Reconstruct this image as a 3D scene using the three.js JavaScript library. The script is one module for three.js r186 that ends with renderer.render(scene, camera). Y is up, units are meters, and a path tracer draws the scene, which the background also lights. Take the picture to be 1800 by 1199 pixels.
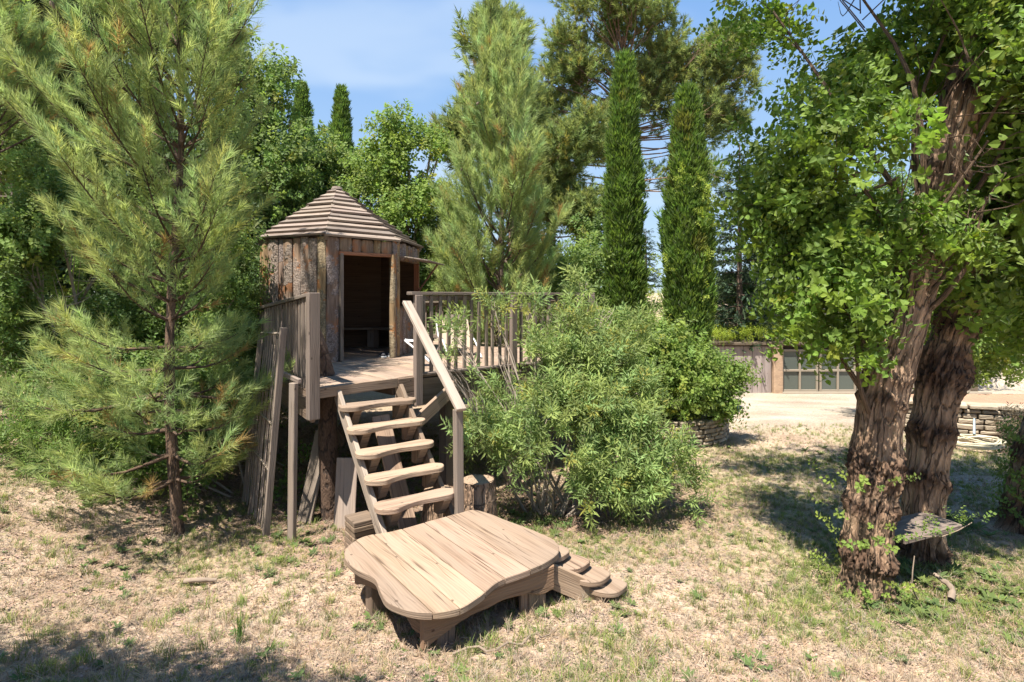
import * as THREE from 'three';
import { mergeGeometries } from 'three/addons/utils/BufferGeometryUtils.js';

// ---------- camera, sky, sun, exposure ----------
const EYE = 2.5;                                     // the ground beside the treehouse is y = 0, x to the right, z = -distance
const scene = new THREE.Scene();
const camera = new THREE.PerspectiveCamera(2 * Math.atan(0.5995) * 180 / Math.PI, 1800 / 1199, 0.05, 600);
camera.position.set(0, EYE, 0);
camera.lookAt(0, EYE, -10);
camera.setViewOffset(1800, 1199, 0, 76.5, 1800, 1199);   // shift lens, verticals stay upright
const SUN_DIR = new THREE.Vector3(-0.27, 1, 0.36).normalize();
const sun = new THREE.DirectionalLight(new THREE.Color(1, 0.93, 0.82), 4.6);
sun.position.copy(SUN_DIR).multiplyScalar(60);
sun.castShadow = true; sun.shadow.mapSize.set(4096, 4096);
Object.assign(sun.shadow.camera, { left: -30, right: 30, top: 30, bottom: -30, near: 1, far: 140 });
scene.add(sun, sun.target);
const renderer = new THREE.WebGLRenderer({ antialias: true });
renderer.setSize(1024, 682);
renderer.shadowMap.enabled = true;
renderer.toneMapping = THREE.LinearToneMapping;
renderer.toneMappingExposure = 2.75;

// ---------- random numbers and noise ----------
function mulberry(a) { return () => { a = (a + 0x6d2b79f5) | 0; let t = Math.imul(a ^ (a >>> 15), 1 | a); t = (t + Math.imul(t ^ (t >>> 7), 61 | t)) ^ t; return ((t ^ (t >>> 14)) >>> 0) / 4294967296; }; }
let R = mulberry(7);
const seed = (n) => { R = mulberry(n); };
const rr = (a, b) => a + (b - a) * R();
const pick = (list) => list[Math.floor(R() * list.length)];
const lerp = (a, b, t) => a + (b - a) * t;
const clamp = (x, a = 0, b = 1) => Math.min(b, Math.max(a, x));
const sstep = (a, b, x) => { const t = clamp((x - a) / (b - a)); return t * t * (3 - 2 * t); };
const hash = (x, y, z = 0) => { let h = Math.imul(x | 0, 374761393) ^ Math.imul(y | 0, 668265263) ^ Math.imul(z | 0, 2147483647 ^ 0x5bd1e995); h = Math.imul(h ^ (h >>> 13), 1274126177); return ((h ^ (h >>> 16)) >>> 0) / 4294967296; };
const mod = (a, n) => ((a % n) + n) % n;
function noise2(x, y, s = 0, px = 0, py = 0) {       // value noise, -1..1, optionally repeating
  const ix = Math.floor(x), iy = Math.floor(y), fx = x - ix, fy = y - iy;
  const u = fx * fx * (3 - 2 * fx), v = fy * fy * (3 - 2 * fy);
  const X0 = px ? mod(ix, px) : ix, X1 = px ? mod(ix + 1, px) : ix + 1, Y0 = py ? mod(iy, py) : iy, Y1 = py ? mod(iy + 1, py) : iy + 1;
  return lerp(lerp(hash(X0, Y0, s), hash(X1, Y0, s), u), lerp(hash(X0, Y1, s), hash(X1, Y1, s), u), v) * 2 - 1;
}
function fbm(x, y, s = 0, oct = 4, px = 0, py = 0) {
  let a = 0, k = 0.5, f = 1;
  for (let i = 0; i < oct; i++) { a += k * noise2(x * f, y * f, s + i * 17, px * f, py * f); k *= 0.5; f *= 2; }
  return a;
}
const V = (x, y, z) => new THREE.Vector3(x, y, z);
const UP = V(0, 1, 0);

// ---------- sky: a computed clear sky with thin high cloud ----------
{
  const W = 1024, H = 512, data = new Float32Array(W * H * 4);
  for (let j = 0; j < H; j++) {
    const up = ((j + 0.5) / H - 0.5) * Math.PI, y = Math.sin(up), c = Math.cos(up);
    const t = Math.min(0.78, Math.pow(clamp(y), 0.55));
    for (let i = 0; i < W; i++) {
      const az = ((i + 0.5) / W - 0.5) * 2 * Math.PI, x = Math.cos(az) * c, z = Math.sin(az) * c, o = (j * W + i) * 4;
      let r = lerp(0.305, -0.02, t), g = lerp(0.385, 0.065, t), b = lerp(0.425, 0.28, t); r = Math.max(r, 0.03);
      if (y > 0.01) {
        const k = 1 / (y + 0.18), cx = x * k, cz = z * k;
        const wisp = sstep(0.02, 0.5, fbm(cx * 1.1 + 3 + 0.4 * fbm(cz * 2, cx * 2, 5), cz * 2.6, 11, 5) + 0.12) * 0.4;
        r = lerp(r, 0.31, wisp); g = lerp(g, 0.355, wisp); b = lerp(b, 0.4, wisp);
      } else { r = 0.23; g = 0.24; b = 0.22; }
      data[o] = r; data[o + 1] = g; data[o + 2] = b; data[o + 3] = 1;
    }
  }
  const sky = new THREE.DataTexture(data, W, H, THREE.RGBAFormat, THREE.FloatType);
  sky.mapping = THREE.EquirectangularReflectionMapping; sky.magFilter = THREE.LinearFilter; sky.minFilter = THREE.LinearFilter; sky.needsUpdate = true;
  scene.background = sky; scene.environment = sky;
}

// ---------- naming ----------
const taken = new Map();
function numbered(name) { const n = taken.get(name) ?? 0; taken.set(name, n + 1); return n ? `${name}_${String(n).padStart(3, '0')}` : name; }
function tag(o, label, category, group) { o.userData.label = label; o.userData.category = category; if (group) o.userData.group = group; return o; }
function thing(name, label, category, [x, y, z] = [0, 0, 0], turn = 0, group) {
  const o = new THREE.Group(); o.name = numbered(name); o.position.set(x, y, z); o.rotation.y = turn; scene.add(o);
  return tag(o, label, category, group);
}
function mesh(name, geo, mat, parent = scene) {
  const m = new THREE.Mesh(geo, mat); m.name = parent === scene ? numbered(name) : name; m.castShadow = m.receiveShadow = true; parent.add(m); return m;
}
const structure = (m) => { m.userData.kind = 'structure'; return m; };
const stuff = (m) => { m.userData.kind = 'stuff'; return m; };

// ---------- geometry helpers ----------
const geoFrom = (pos, uv, idx, col) => {
  const g = new THREE.BufferGeometry();
  g.setAttribute('position', new THREE.Float32BufferAttribute(pos, 3));
  if (uv) g.setAttribute('uv', new THREE.Float32BufferAttribute(uv, 2));
  if (col) g.setAttribute('color', new THREE.Float32BufferAttribute(col, 3));
  if (idx) g.setIndex(idx);
  g.computeVertexNormals();
  return g;
};
// grain runs along v: a texture is 0.5 m across the grain and 2 m along it
const GU = 0.5, GV = 2;
// a chamfered plank: length along x, thickness y, width z
function plank(L, T, W, c = 0.005, tweak) {
  const h = [L / 2, T / 2, W / 2], pos = [], uv = [], ou = R(), ov = R();
  c = Math.min(c, T * 0.3, W * 0.3);
  const at = (axis, s) => { const p = [0, 1, 2].map((k) => s[k] * (k === axis ? h[k] : h[k] - c)); return tweak ? tweak(p) : p; };
  const tri = (a, b, d) => {
    const n = V(...b).sub(V(...a)).cross(V(...d).sub(V(...a))), m = (a[0] + b[0] + d[0]) * n.x + (a[1] + b[1] + d[1]) * n.y + (a[2] + b[2] + d[2]) * n.z;
    const list = m < 0 ? [a, d, b] : [a, b, d], ax = Math.abs(n.x), ay = Math.abs(n.y), az = Math.abs(n.z);
    for (const p of list) {
      pos.push(...p);
      if (ax > ay && ax > az) uv.push(ou + p[2] / GU, ov + p[1] / GV * 3);
      else if (ay > az) uv.push(ou + p[2] / GU, ov + p[0] / GV);
      else uv.push(ou + 0.37 + p[1] / GU, ov + p[0] / GV);
    }
  };
  const quad = (a, b, d, e) => { tri(a, b, d); tri(a, d, e); };
  for (let a = 0; a < 3; a++) for (const s of [-1, 1]) {
    const b = (a + 1) % 3, d = (a + 2) % 3, q = [[-1, -1], [1, -1], [1, 1], [-1, 1]].map(([p, r]) => { const k = []; k[a] = s; k[b] = p; k[d] = r; return at(a, k); });
    quad(...q);
    for (const s2 of [-1, 1]) { const k0 = [], k1 = []; k0[a] = k1[a] = s; k0[b] = k1[b] = s2; k0[d] = -1; k1[d] = 1; quad(at(a, k0), at(a, k1), at(b, k1), at(b, k0)); }
  }
  for (const x of [-1, 1]) for (const y of [-1, 1]) for (const z of [-1, 1]) tri(at(0, [x, y, z]), at(1, [x, y, z]), at(2, [x, y, z]));
  const g = new THREE.BufferGeometry();
  g.setAttribute('position', new THREE.Float32BufferAttribute(pos, 3)); g.setAttribute('uv', new THREE.Float32BufferAttribute(uv, 2));
  g.computeVertexNormals();
  return g;
}
// turn a plank so that its length runs from a to b, with its width facing "side"
function between(g, a, b, wide = UP) {
  const x = b.clone().sub(a).normalize(), y = wide.clone().cross(x).normalize(), z = x.clone().cross(y).normalize();   // z, the width, ends closest to "wide"
  g.applyMatrix4(new THREE.Matrix4().makeBasis(x, y, z).setPosition(a.clone().add(b).multiplyScalar(0.5)));
  return g;
}
const beam = (a, b, thick, width, wide, c) => between(plank(a.distanceTo(b), thick, width, c), a, b, wide);
// a horizontal slab cut to an outline of [x, z] points; top at y = 0
function slab(outline, thick, grainAlongZ, bevel = 0.006) {
  const s = new THREE.Shape(outline.map(([x, z]) => new THREE.Vector2(x, -z)));
  const g = new THREE.ExtrudeGeometry(s, { depth: thick - 2 * bevel, bevelEnabled: true, bevelSize: bevel, bevelOffset: -bevel, bevelThickness: bevel, bevelSegments: 1, steps: 1 });
  g.rotateX(-Math.PI / 2); g.translate(0, -thick + bevel, 0);
  const p = g.attributes.position, n = g.attributes.normal, u = g.attributes.uv, ou = R(), ov = R();
  for (let i = 0; i < p.count; i++) {
    const along = grainAlongZ ? p.getZ(i) : p.getX(i), across = grainAlongZ ? p.getX(i) : p.getZ(i);
    if (Math.abs(n.getY(i)) > 0.5) u.setXY(i, ou + across / GU, ov + along / GV);
    else u.setXY(i, ou + p.getY(i) / GU * 1.3, ov + (across + along) / GV * 0.9);
  }
  return g;
}
function clipStrip(poly, k, lo, hi) {                 // keep the part of an outline whose coordinate k lies between lo and hi
  const half = (pts, keep, cut) => {
    const out = [];
    pts.forEach((p, i) => {
      const q = pts[(i + 1) % pts.length], a = keep(p), b = keep(q);
      if (a) out.push(p);
      if (a !== b) { const t = (cut - p[k]) / (q[k] - p[k]); out.push([lerp(p[0], q[0], t), lerp(p[1], q[1], t)]); }
    });
    return out;
  };
  return half(half(poly, (p) => p[k] > lo, lo), (p) => p[k] < hi, hi);
}
function smoothLoop(points, n) { return new THREE.CatmullRomCurve3(points.map(([x, z]) => V(x, 0, z)), true, 'centripetal').getPoints(n).slice(0, -1).map((p) => [p.x, p.z]); }

// a tapering tube through points; bark(angle, along) pushes the surface; tint(angle, along) colours it
class Tubes {
  constructor() { this.pos = []; this.uv = []; this.idx = []; this.col = []; }
  add(points, r0, r1, sides = 6, steps = 0, bark, tint, radii) {
    const curve = points.length > 2 || steps ? new THREE.CatmullRomCurve3(points) : null;
    steps = steps || Math.max(1, points.length * 2 - 2);
    if (!curve) steps = 1;
    const base = this.pos.length / 3; let along = 0, last = null, side = null;
    for (let i = 0; i <= steps; i++) {
      const t = i / steps, p = curve ? curve.getPoint(t) : points[0].clone().lerp(points[1], t), dir = curve ? curve.getTangent(t) : points[1].clone().sub(points[0]).normalize();
      if (last) along += p.distanceTo(last);
      last = p;
      if (!side) side = Math.abs(dir.y) < 0.9 ? V(0, 1, 0) : V(1, 0, 0);
      side = side.clone().addScaledVector(dir, -side.dot(dir)).normalize();
      const other = dir.clone().cross(side);
      let r = radii ? radii(t) : lerp(r0, r1, t);
      for (let k = 0; k <= sides; k++) {
        const a = (k % sides) / sides * Math.PI * 2, q = r + (bark ? bark(a, along, r, t) : 0);
        this.pos.push(p.x + (side.x * Math.cos(a) + other.x * Math.sin(a)) * q, p.y + (side.y * Math.cos(a) + other.y * Math.sin(a)) * q, p.z + (side.z * Math.cos(a) + other.z * Math.sin(a)) * q);
        this.uv.push(k / sides * Math.max(1, Math.round(r * 2 * Math.PI / 0.5 * 2) / 2), along);
        if (tint) this.col.push(...tint(a, along, t)); else this.col.push(1, 1, 1);
        if (i && k) { const c = base + i * (sides + 1) + k; this.idx.push(c, c - 1, c - sides - 2, c, c - sides - 2, c - sides - 1); }
      }
    }
    return this;
  }
  get empty() { return !this.pos.length; }
  build(name, mat, parent) { return mesh(name, geoFrom(this.pos, this.uv, this.idx, this.col), mat, parent); }
}

// ---------- textures ----------
const srgb = (c) => (c <= 0.0031308 ? c * 12.92 : 1.055 * Math.pow(c, 1 / 2.4) - 0.055);
function texturePair(W, H, f) {                       // f(x, y) in 0..1 -> [r, g, b (linear), height]
  const a = new Uint8Array(W * H * 4), b = new Uint8Array(W * H * 4);
  for (let j = 0; j < H; j++) for (let i = 0; i < W; i++) {
    const v = f(i / W, j / H), o = (j * W + i) * 4;
    for (let c = 0; c < 3; c++) { a[o + c] = clamp(srgb(clamp(v[c])) * 255 + 0.5, 0, 255); b[o + c] = clamp(v[3] * 255, 0, 255); }
    a[o + 3] = b[o + 3] = 255;
  }
  return [a, b].map((d, k) => {
    const t = new THREE.DataTexture(d, W, H, THREE.RGBAFormat); t.wrapS = t.wrapT = THREE.RepeatWrapping; t.magFilter = THREE.LinearFilter; t.minFilter = THREE.LinearMipmapLinearFilter; t.generateMipmaps = true;
    if (!k) t.colorSpace = THREE.SRGBColorSpace; t.needsUpdate = true; return t;
  });
}
const mix3 = (a, b, t) => [lerp(a[0], b[0], t), lerp(a[1], b[1], t), lerp(a[2], b[2], t)];
function woodTexture(s, light, dark, grey, greyness) {
  const rnd = mulberry(s), knots = Array.from({ length: 5 }, () => [rnd(), rnd(), 0.012 + rnd() * 0.02]);
  return texturePair(512, 1024, (x, y) => {
    let wx = x, ring = 0, knotCore = 0;
    for (const [kx, ky, kr] of knots) {
      let dx = x - kx; dx -= Math.round(dx); let dy = y - ky; dy -= Math.round(dy);
      const X = dx * GU, Y = dy * GV, r = Math.hypot(X, Y * 0.45), w = Math.exp(-r * r / (kr * kr * 9));
      wx += Math.sign(X) * w * 0.05 * (1 - Math.exp(-Math.abs(X) / kr)); ring += w; knotCore = Math.max(knotCore, sstep(kr * 0.55, kr * 0.3, Math.hypot(X, Y * 0.7)));
    }
    wx += 0.012 * noise2(x * 4, y * 5, s + 3, 4, 5);
    const broad = fbm(wx * 6, y * 2, s, 3, 6, 2), grain = fbm(wx * 40, y * 4, s + 50, 3, 40, 4), fine = fbm(wx * 170, y * 10, s + 90, 2, 170, 10);
    const lines = Math.sin((wx * 24 + 2.2 * broad + 0.8 * ring) * Math.PI * 2) * 0.5 + 0.5, streak = fbm(wx * 18, y * 1.5 + 0.5, s + 70, 3, 18, 0);
    const crack = sstep(0.36, 0.55, grain + 0.25 * fine);
    let c = mix3(light, dark, clamp(0.4 + 0.6 * broad + 0.6 * grain + 0.25 * fine + 0.8 * noise2(wx * 26, y * 3, s + 71, 26, 3) * 0.4 + 0.34 * (lines - 0.5))); void streak;
    c = mix3(c, grey, clamp(greyness + 0.5 * fbm(x * 5, y * 6, s + 130, 3, 5, 6)));
    c = mix3(c, [dark[0] * 0.45, dark[1] * 0.42, dark[2] * 0.4], Math.max(crack * 0.75, knotCore * 0.75));
    return [...c, 0.6 + 0.3 * grain + 0.2 * fine - 0.5 * crack - 0.2 * (1 - lines)];
  });
}
const [woodMap, woodBump] = woodTexture(3, [0.33, 0.25, 0.188], [0.155, 0.107, 0.074], [0.30, 0.25, 0.208], 0.4);      // sun-bleached tread planks
const [greyMap, greyBump] = woodTexture(21, [0.20, 0.158, 0.128], [0.085, 0.064, 0.05], [0.2, 0.168, 0.145], 0.5);    // grey-brown railing timber
const [roofMap, roofBump] = woodTexture(33, [0.25, 0.195, 0.155], [0.145, 0.11, 0.086], [0.27, 0.235, 0.205], 0.5);
// slab planks that still carry flaking bark
const [slabMap, slabBump] = texturePair(1024, 1024, (x, y) => {
  const wood = fbm(x * 40, y * 5, 5, 3, 40, 5), patch = fbm(x * 7 + 0.3 * noise2(x * 30, y * 30, 4, 30, 30), y * 7, 8, 5, 7, 7), rust = fbm(x * 5, y * 4, 14, 4, 5, 4);
  const flake = fbm(x * 60, y * 70, 19, 3, 60, 70), crackle = Math.abs(noise2(x * 40, y * 34, 25, 40, 34));
  let c = mix3([0.30, 0.215, 0.15], [0.13, 0.085, 0.058], clamp(0.5 + wood));
  c = mix3(c, [0.34, 0.135, 0.045], sstep(0.08, 0.4, rust) * 0.66);
  const bark = sstep(-0.06, 0.1, patch);
  const barkC = mix3(mix3([0.33, 0.28, 0.245], [0.17, 0.135, 0.11], clamp(0.5 + flake * 1.3)), [0.045, 0.035, 0.03], sstep(0.16, 0.02, crackle) * 0.6);
  c = mix3(c, barkC, bark * 0.92);
  return [...c, 0.25 + 0.15 * wood + bark * (0.4 + 0.35 * flake - 0.25 * sstep(0.16, 0.02, crackle))];
});
// furrowed bark, 0.5 m round by 1 m up
const [barkMap, barkBump] = texturePair(512, 1024, (x, y) => {
  const w = x + 0.03 * fbm(x * 6, y * 8, 3, 3, 6, 8), ridge = 1 - Math.abs(fbm(w * 14, y * 5, 41, 3, 14, 5)) * 2.2, fine = fbm(x * 60, y * 30, 44, 3, 60, 30), b = fbm(x * 4, y * 4, 49, 3, 4, 4);
  const c = mix3([0.40, 0.30, 0.22], [0.24, 0.165, 0.115], clamp(0.4 + 0.6 * fine + 0.6 * b));
  return [...mix3(c, [0.07, 0.048, 0.034], sstep(0.72, 0.95, ridge) * 0.92), 0.7 + 0.4 * fine - 0.7 * sstep(0.6, 0.95, ridge)];
});
const [pineBarkMap, pineBarkBump] = texturePair(512, 512, (x, y) => {
  const plate = Math.abs(fbm(x * 8, y * 6, 61, 3, 8, 6)), fine = fbm(x * 50, y * 50, 63, 3, 50, 50);
  const c = mix3([0.19, 0.135, 0.10], [0.10, 0.065, 0.048], clamp(0.5 + fine));
  return [...mix3([0.05, 0.036, 0.03], c, sstep(0.02, 0.14, plate)), sstep(0.0, 0.2, plate) * 0.7 + 0.3 * fine];
});
const [stoneMap, stoneBump] = texturePair(512, 512, (x, y) => {
  const b = fbm(x * 5, y * 5, 71, 4, 5, 5), f = fbm(x * 50, y * 50, 74, 4, 50, 50), l = sstep(0.1, 0.4, fbm(x * 9, y * 9, 79, 4, 9, 9));
  return [...mix3(mix3([0.42, 0.36, 0.28], [0.27, 0.225, 0.175], clamp(0.5 + b + f * 0.6)), [0.2, 0.19, 0.17], l * 0.5), 0.5 + 0.5 * f + 0.4 * b];
});
// dry ground: soil, chaff, straw and crumbled leaves, a 4 m tile drawn on a canvas
let groundMap, groundBump;
{
  const N = 2048, cv = document.createElement('canvas'), bc = document.createElement('canvas'); cv.width = cv.height = bc.width = bc.height = N;
  const g = cv.getContext('2d'), b = bc.getContext('2d'), rnd = mulberry(99);
  const im = g.createImageData(N, N), ib = b.createImageData(N, N);
  for (let j = 0; j < N; j++) for (let i = 0; i < N; i++) {
    const x = i / N, y = j / N, a = fbm(x * 9, y * 9, 101, 4, 9, 9), f = fbm(x * 180, y * 180, 105, 3, 180, 180), o = (j * N + i) * 4;
    const c = mix3([0.375, 0.302, 0.238], [0.235, 0.174, 0.134], clamp(0.45 + 0.6 * a + 0.9 * f)), h = clamp(0.45 + 0.25 * a + 0.35 * f);
    for (let k = 0; k < 3; k++) { im.data[o + k] = srgb(c[k]) * 255; ib.data[o + k] = h * 255; }
    im.data[o + 3] = ib.data[o + 3] = 255;
  }
  g.putImageData(im, 0, 0); b.putImageData(ib, 0, 0);
  g.lineCap = b.lineCap = 'round';
  const straw = ['#c4b38c', '#cfc09c', '#b39c78', '#a58a69', '#d7c9ab', '#987d5c', '#bca581'], leaf = ['#94755d', '#7e624e', '#ab8d74', '#6b5241', '#a38068', '#bda389'], green = ['#7d874f', '#8b955b', '#6a773a'];
  for (let k = 0; k < 26000; k++) {
    const x = rnd() * N, y = rnd() * N, a = rnd() * Math.PI * 2, L = 8 + rnd() * rnd() * 60, w = 0.8 + rnd() * 1.6, bend = (rnd() - 0.5) * 0.5 * L, kind = rnd();
    const color = kind < 0.76 ? straw[Math.floor(rnd() * straw.length)] : kind < 0.9 ? leaf[Math.floor(rnd() * leaf.length)] : green[Math.floor(rnd() * green.length)];
    const dx = Math.cos(a) * L, dy = Math.sin(a) * L, chip = kind >= 0.76 && kind < 0.9, shade = Math.floor(120 + rnd() * 130);
    for (const ox of x < 80 ? [0, N] : x > N - 80 ? [0, -N] : [0]) for (const oy of y < 80 ? [0, N] : y > N - 80 ? [0, -N] : [0]) for (const [q, col] of [[g, color], [b, `rgb(${shade},${shade},${shade})`]]) {
      q.beginPath();
      if (chip) { q.fillStyle = col; q.ellipse(x + ox, y + oy, 2 + L * 0.08, 1.2 + L * 0.045, a, 0, 7); q.fill(); }
      else { q.strokeStyle = col; q.lineWidth = w; q.moveTo(x + ox, y + oy); q.quadraticCurveTo(x + ox + dx / 2 - dy / L * bend, y + oy + dy / 2 + dx / L * bend, x + ox + dx, y + oy + dy); q.stroke(); }
    }
  }
  groundMap = new THREE.CanvasTexture(cv); groundMap.colorSpace = THREE.SRGBColorSpace; groundBump = new THREE.CanvasTexture(bc);
  for (const t of [groundMap, groundBump]) { t.wrapS = t.wrapT = THREE.RepeatWrapping; t.needsUpdate = true; }
}

// ---------- materials ----------
const std = (o) => new THREE.MeshStandardMaterial({ roughness: 0.85, ...o });
const wood = (map, bump, color, s = 0.004) => std({ map, bumpMap: bump, bumpScale: s, color: new THREE.Color().setRGB(...color) });
const tones = (map, bump, base, spread, n = 5) => Array.from({ length: n }, (_, i) => { const k = 1 + spread * (i / (n - 1) * 2 - 1); return wood(map, bump, [base[0] * k, base[1] * k * (1 - 0.02 * (i % 2)), base[2] * k * (1 - 0.02 * (i % 3))]); });
const M = {
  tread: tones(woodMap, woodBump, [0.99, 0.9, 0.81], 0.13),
  deck: tones(woodMap, woodBump, [0.98, 0.91, 0.86], 0.12),
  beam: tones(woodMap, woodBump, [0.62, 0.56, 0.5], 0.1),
  rail: tones(greyMap, greyBump, [1, 0.97, 0.95], 0.15),
  pale: tones(greyMap, greyBump, [1.7, 1.68, 1.66], 0.06),
  roof: tones(roofMap, roofBump, [0.88, 0.84, 0.82], 0.2),
  slab: Array.from({ length: 6 }, (_, i) => std({ map: slabMap, bumpMap: slabBump, bumpScale: 0.012, roughness: 0.9, color: new THREE.Color().setRGB(0.82 + 0.09 * (i % 4), 0.8 + 0.08 * (i % 4), 0.78 + 0.08 * (i % 3)) })),
  inner: tones(woodMap, woodBump, [0.5, 0.36, 0.25], 0.12),
  bark: std({ map: barkMap, bumpMap: barkBump, bumpScale: 0.02, roughness: 0.95, vertexColors: true }),
  pineBark: std({ map: pineBarkMap, bumpMap: pineBarkBump, bumpScale: 0.015, roughness: 0.95, vertexColors: true }),
  twig: std({ color: new THREE.Color().setRGB(0.24, 0.185, 0.14), roughness: 0.95 }),
  paleTwig: std({ color: new THREE.Color().setRGB(0.30, 0.25, 0.205), roughness: 0.95 }),
  stone: Array.from({ length: 5 }, (_, i) => std({ map: stoneMap, bumpMap: stoneBump, bumpScale: 0.01, roughness: 0.95, color: new THREE.Color().setRGB(0.8 + 0.08 * i, 0.78 + 0.075 * i, 0.74 + 0.07 * i) })),
  mortar: std({ map: stoneMap, color: new THREE.Color().setRGB(0.35, 0.31, 0.27), roughness: 1 }),
};
function leafMaterial(r, g, b, through = 0.4, coat = 0.15) {
  return new THREE.MeshPhysicalMaterial({ color: new THREE.Color().setRGB(r, g, b), roughness: 0.95, transmission: through, thickness: 0, clearcoat: coat, clearcoatRoughness: 0.45, specularIntensity: 0.4 });
}

// ---------- foliage ----------
// leaves: [position, direction, up] folded along the midrib
function leafInto(pos, p, dir, up, len, wid, wideAt = 0.4, fold = 0.25, rich = false) {
  const side = dir.clone().cross(up).normalize(), n = side.clone().cross(dir).normalize();
  const at = (t, s, droop = 0) => [p.x + dir.x * len * t + side.x * wid * s + n.x * (Math.abs(s) * wid * fold - droop * len), p.y + dir.y * len * t + side.y * wid * s + n.y * (Math.abs(s) * wid * fold - droop * len), p.z + dir.z * len * t + side.z * wid * s + n.z * (Math.abs(s) * wid * fold - droop * len)];
  const a = at(0, 0), tip = at(1, 0, 0.08), m = at(wideAt, 0);
  for (const s of [-0.5, 0.5]) {
    const w = at(wideAt, s);
    if (!rich) pos.push(...a, ...w, ...tip);
    else { const w0 = at(wideAt * 0.5, s * 0.92), w2 = at(wideAt + (1 - wideAt) * 0.3, s * 0.8, 0.02); pos.push(...a, ...w0, ...m, ...w0, ...w2, ...m, ...w2, ...tip, ...m); void w; }
  }
}
function flat(pos) { const g = new THREE.BufferGeometry(); g.setAttribute('position', new THREE.Float32BufferAttribute(pos, 3)); g.computeVertexNormals(); return g; }
const onSphere = () => { const z = rr(-1, 1), a = rr(0, Math.PI * 2), r = Math.sqrt(1 - z * z); return V(r * Math.cos(a), z, r * Math.sin(a)); };
// a twig along +y, one metre unit, with n leaves
function spray({ n, L, len, wid, wideAt = 0.4, out = 0.9, rich = false, jitter = 0.35, start = 0.1, hang = 0 }) {
  const pos = [];
  for (let i = 0; i < n; i++) {
    const t = start + (1 - start) * (i + R() * 0.8) / n, a = i * 2.4 + rr(-0.5, 0.5), dir = V(Math.cos(a) * out, 1 - out * 0.5 * rr(0.3, 1) - hang, Math.sin(a) * out).add(onSphere().multiplyScalar(jitter)).normalize();
    leafInto(pos, V(rr(-0.01, 0.01), t * L, rr(-0.01, 0.01)).addScaledVector(dir, len * 0.25), dir, onSphere().multiplyScalar(0.7).add(UP), len * rr(0.7, 1.15), wid * rr(0.75, 1.15), wideAt, 0.3, rich);
  }
  const s = 0.0025;
  for (let k = 0; k < 3; k++) { const a = k * 2.1, b = (k + 1) * 2.1; pos.push(Math.cos(a) * s, 0, Math.sin(a) * s, Math.cos(b) * s, 0, Math.sin(b) * s, 0, L, 0); }
  return flat(pos);
}
// a needled shoot along +y
function shoot({ n, L, len, w, lean = 0.8, start = 0.0 }) {
  const pos = [];
  for (let i = 0; i < n; i++) {
    const t = start + (1 - start) * Math.sqrt(R()), a = i * 2.39996, q = lean * rr(0.6, 1.15) * (1.15 - 0.55 * t), d = V(Math.cos(a) * Math.sin(q), Math.cos(q), Math.sin(a) * Math.sin(q)).add(onSphere().multiplyScalar(0.1)).normalize();
    const s = d.clone().cross(onSphere()).normalize().multiplyScalar(w / 2), p = V(0, t * L, 0), e = p.clone().addScaledVector(d, len * rr(0.75, 1.1));
    e.y -= len * 0.06;
    pos.push(p.x - s.x, p.y - s.y, p.z - s.z, p.x + s.x, p.y + s.y, p.z + s.z, e.x, e.y, e.z);
  }
  const s = 0.004;
  for (let k = 0; k < 3; k++) { const a = k * 2.1, b = (k + 1) * 2.1; pos.push(Math.cos(a) * s, 0, Math.sin(a) * s, Math.cos(b) * s, 0, Math.sin(b) * s, 0, L, 0); }
  return flat(pos);
}
// many copies of one spray as one part; list holds { p, d, s, c }
const mtx = new THREE.Matrix4(), q1 = new THREE.Quaternion(), q2 = new THREE.Quaternion(), tint = new THREE.Color();
function copies(name, geo, mat, list, parent, instanced = parent === scene) {
  if (instanced) {
    const m = new THREE.InstancedMesh(geo, mat, list.length); m.name = parent === scene ? numbered(name) : name;
    list.forEach((l, i) => {
      q1.setFromUnitVectors(UP, l.d); q2.setFromAxisAngle(UP, rr(0, Math.PI * 2)); q1.multiply(q2);
      const s = l.s ?? 1; mtx.compose(l.p, q1, l.s3 ?? V(s, s, s)); m.setMatrixAt(i, mtx);
      const c = l.c ?? [1, 1, 1]; m.setColorAt(i, tint.setRGB(c[0], c[1], c[2]));
    });
    m.castShadow = m.receiveShadow = true; m.userData.kind = 'stuff'; parent.add(m);
    return m;
  }
  // the leaves of one crown joined into one mesh
  const P = geo.attributes.position.array, N = geo.attributes.normal.array, k = P.length, n = list.length, pos = new Float32Array(k * n), nor = new Float32Array(k * n), col = new Float32Array(k * n);
  list.forEach((l, i) => {
    q1.setFromUnitVectors(UP, l.d); q2.setFromAxisAngle(UP, rr(0, Math.PI * 2)); q1.multiply(q2);
    const s = l.s ?? 1; mtx.compose(l.p, q1, V(s, s, s));
    const e = mtx.elements, c = l.c ?? [1, 1, 1], o = i * k;
    for (let v = 0; v < k; v += 3) {
      const x = P[v], y = P[v + 1], z = P[v + 2], a = N[v], b = N[v + 1], d = N[v + 2];
      for (let r = 0; r < 3; r++) { pos[o + v + r] = e[r] * x + e[4 + r] * y + e[8 + r] * z + e[12 + r]; nor[o + v + r] = (e[r] * a + e[4 + r] * b + e[8 + r] * d) / s; col[o + v + r] = c[r]; }
    }
  });
  const g = new THREE.BufferGeometry();
  g.setAttribute('position', new THREE.BufferAttribute(pos, 3)); g.setAttribute('normal', new THREE.BufferAttribute(nor, 3)); g.setAttribute('color', new THREE.BufferAttribute(col, 3));
  if (!mat.vertexColors) mat.vertexColors = true;
  return stuff(mesh(name, g, mat, parent));
}
const varied = (spread, warm = 0) => { const k = 1 + rr(-spread, spread), y = rr(-1, 1) * 0.12 + warm; return [k * (1 + y), k, k * (1 - y)]; };
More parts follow.
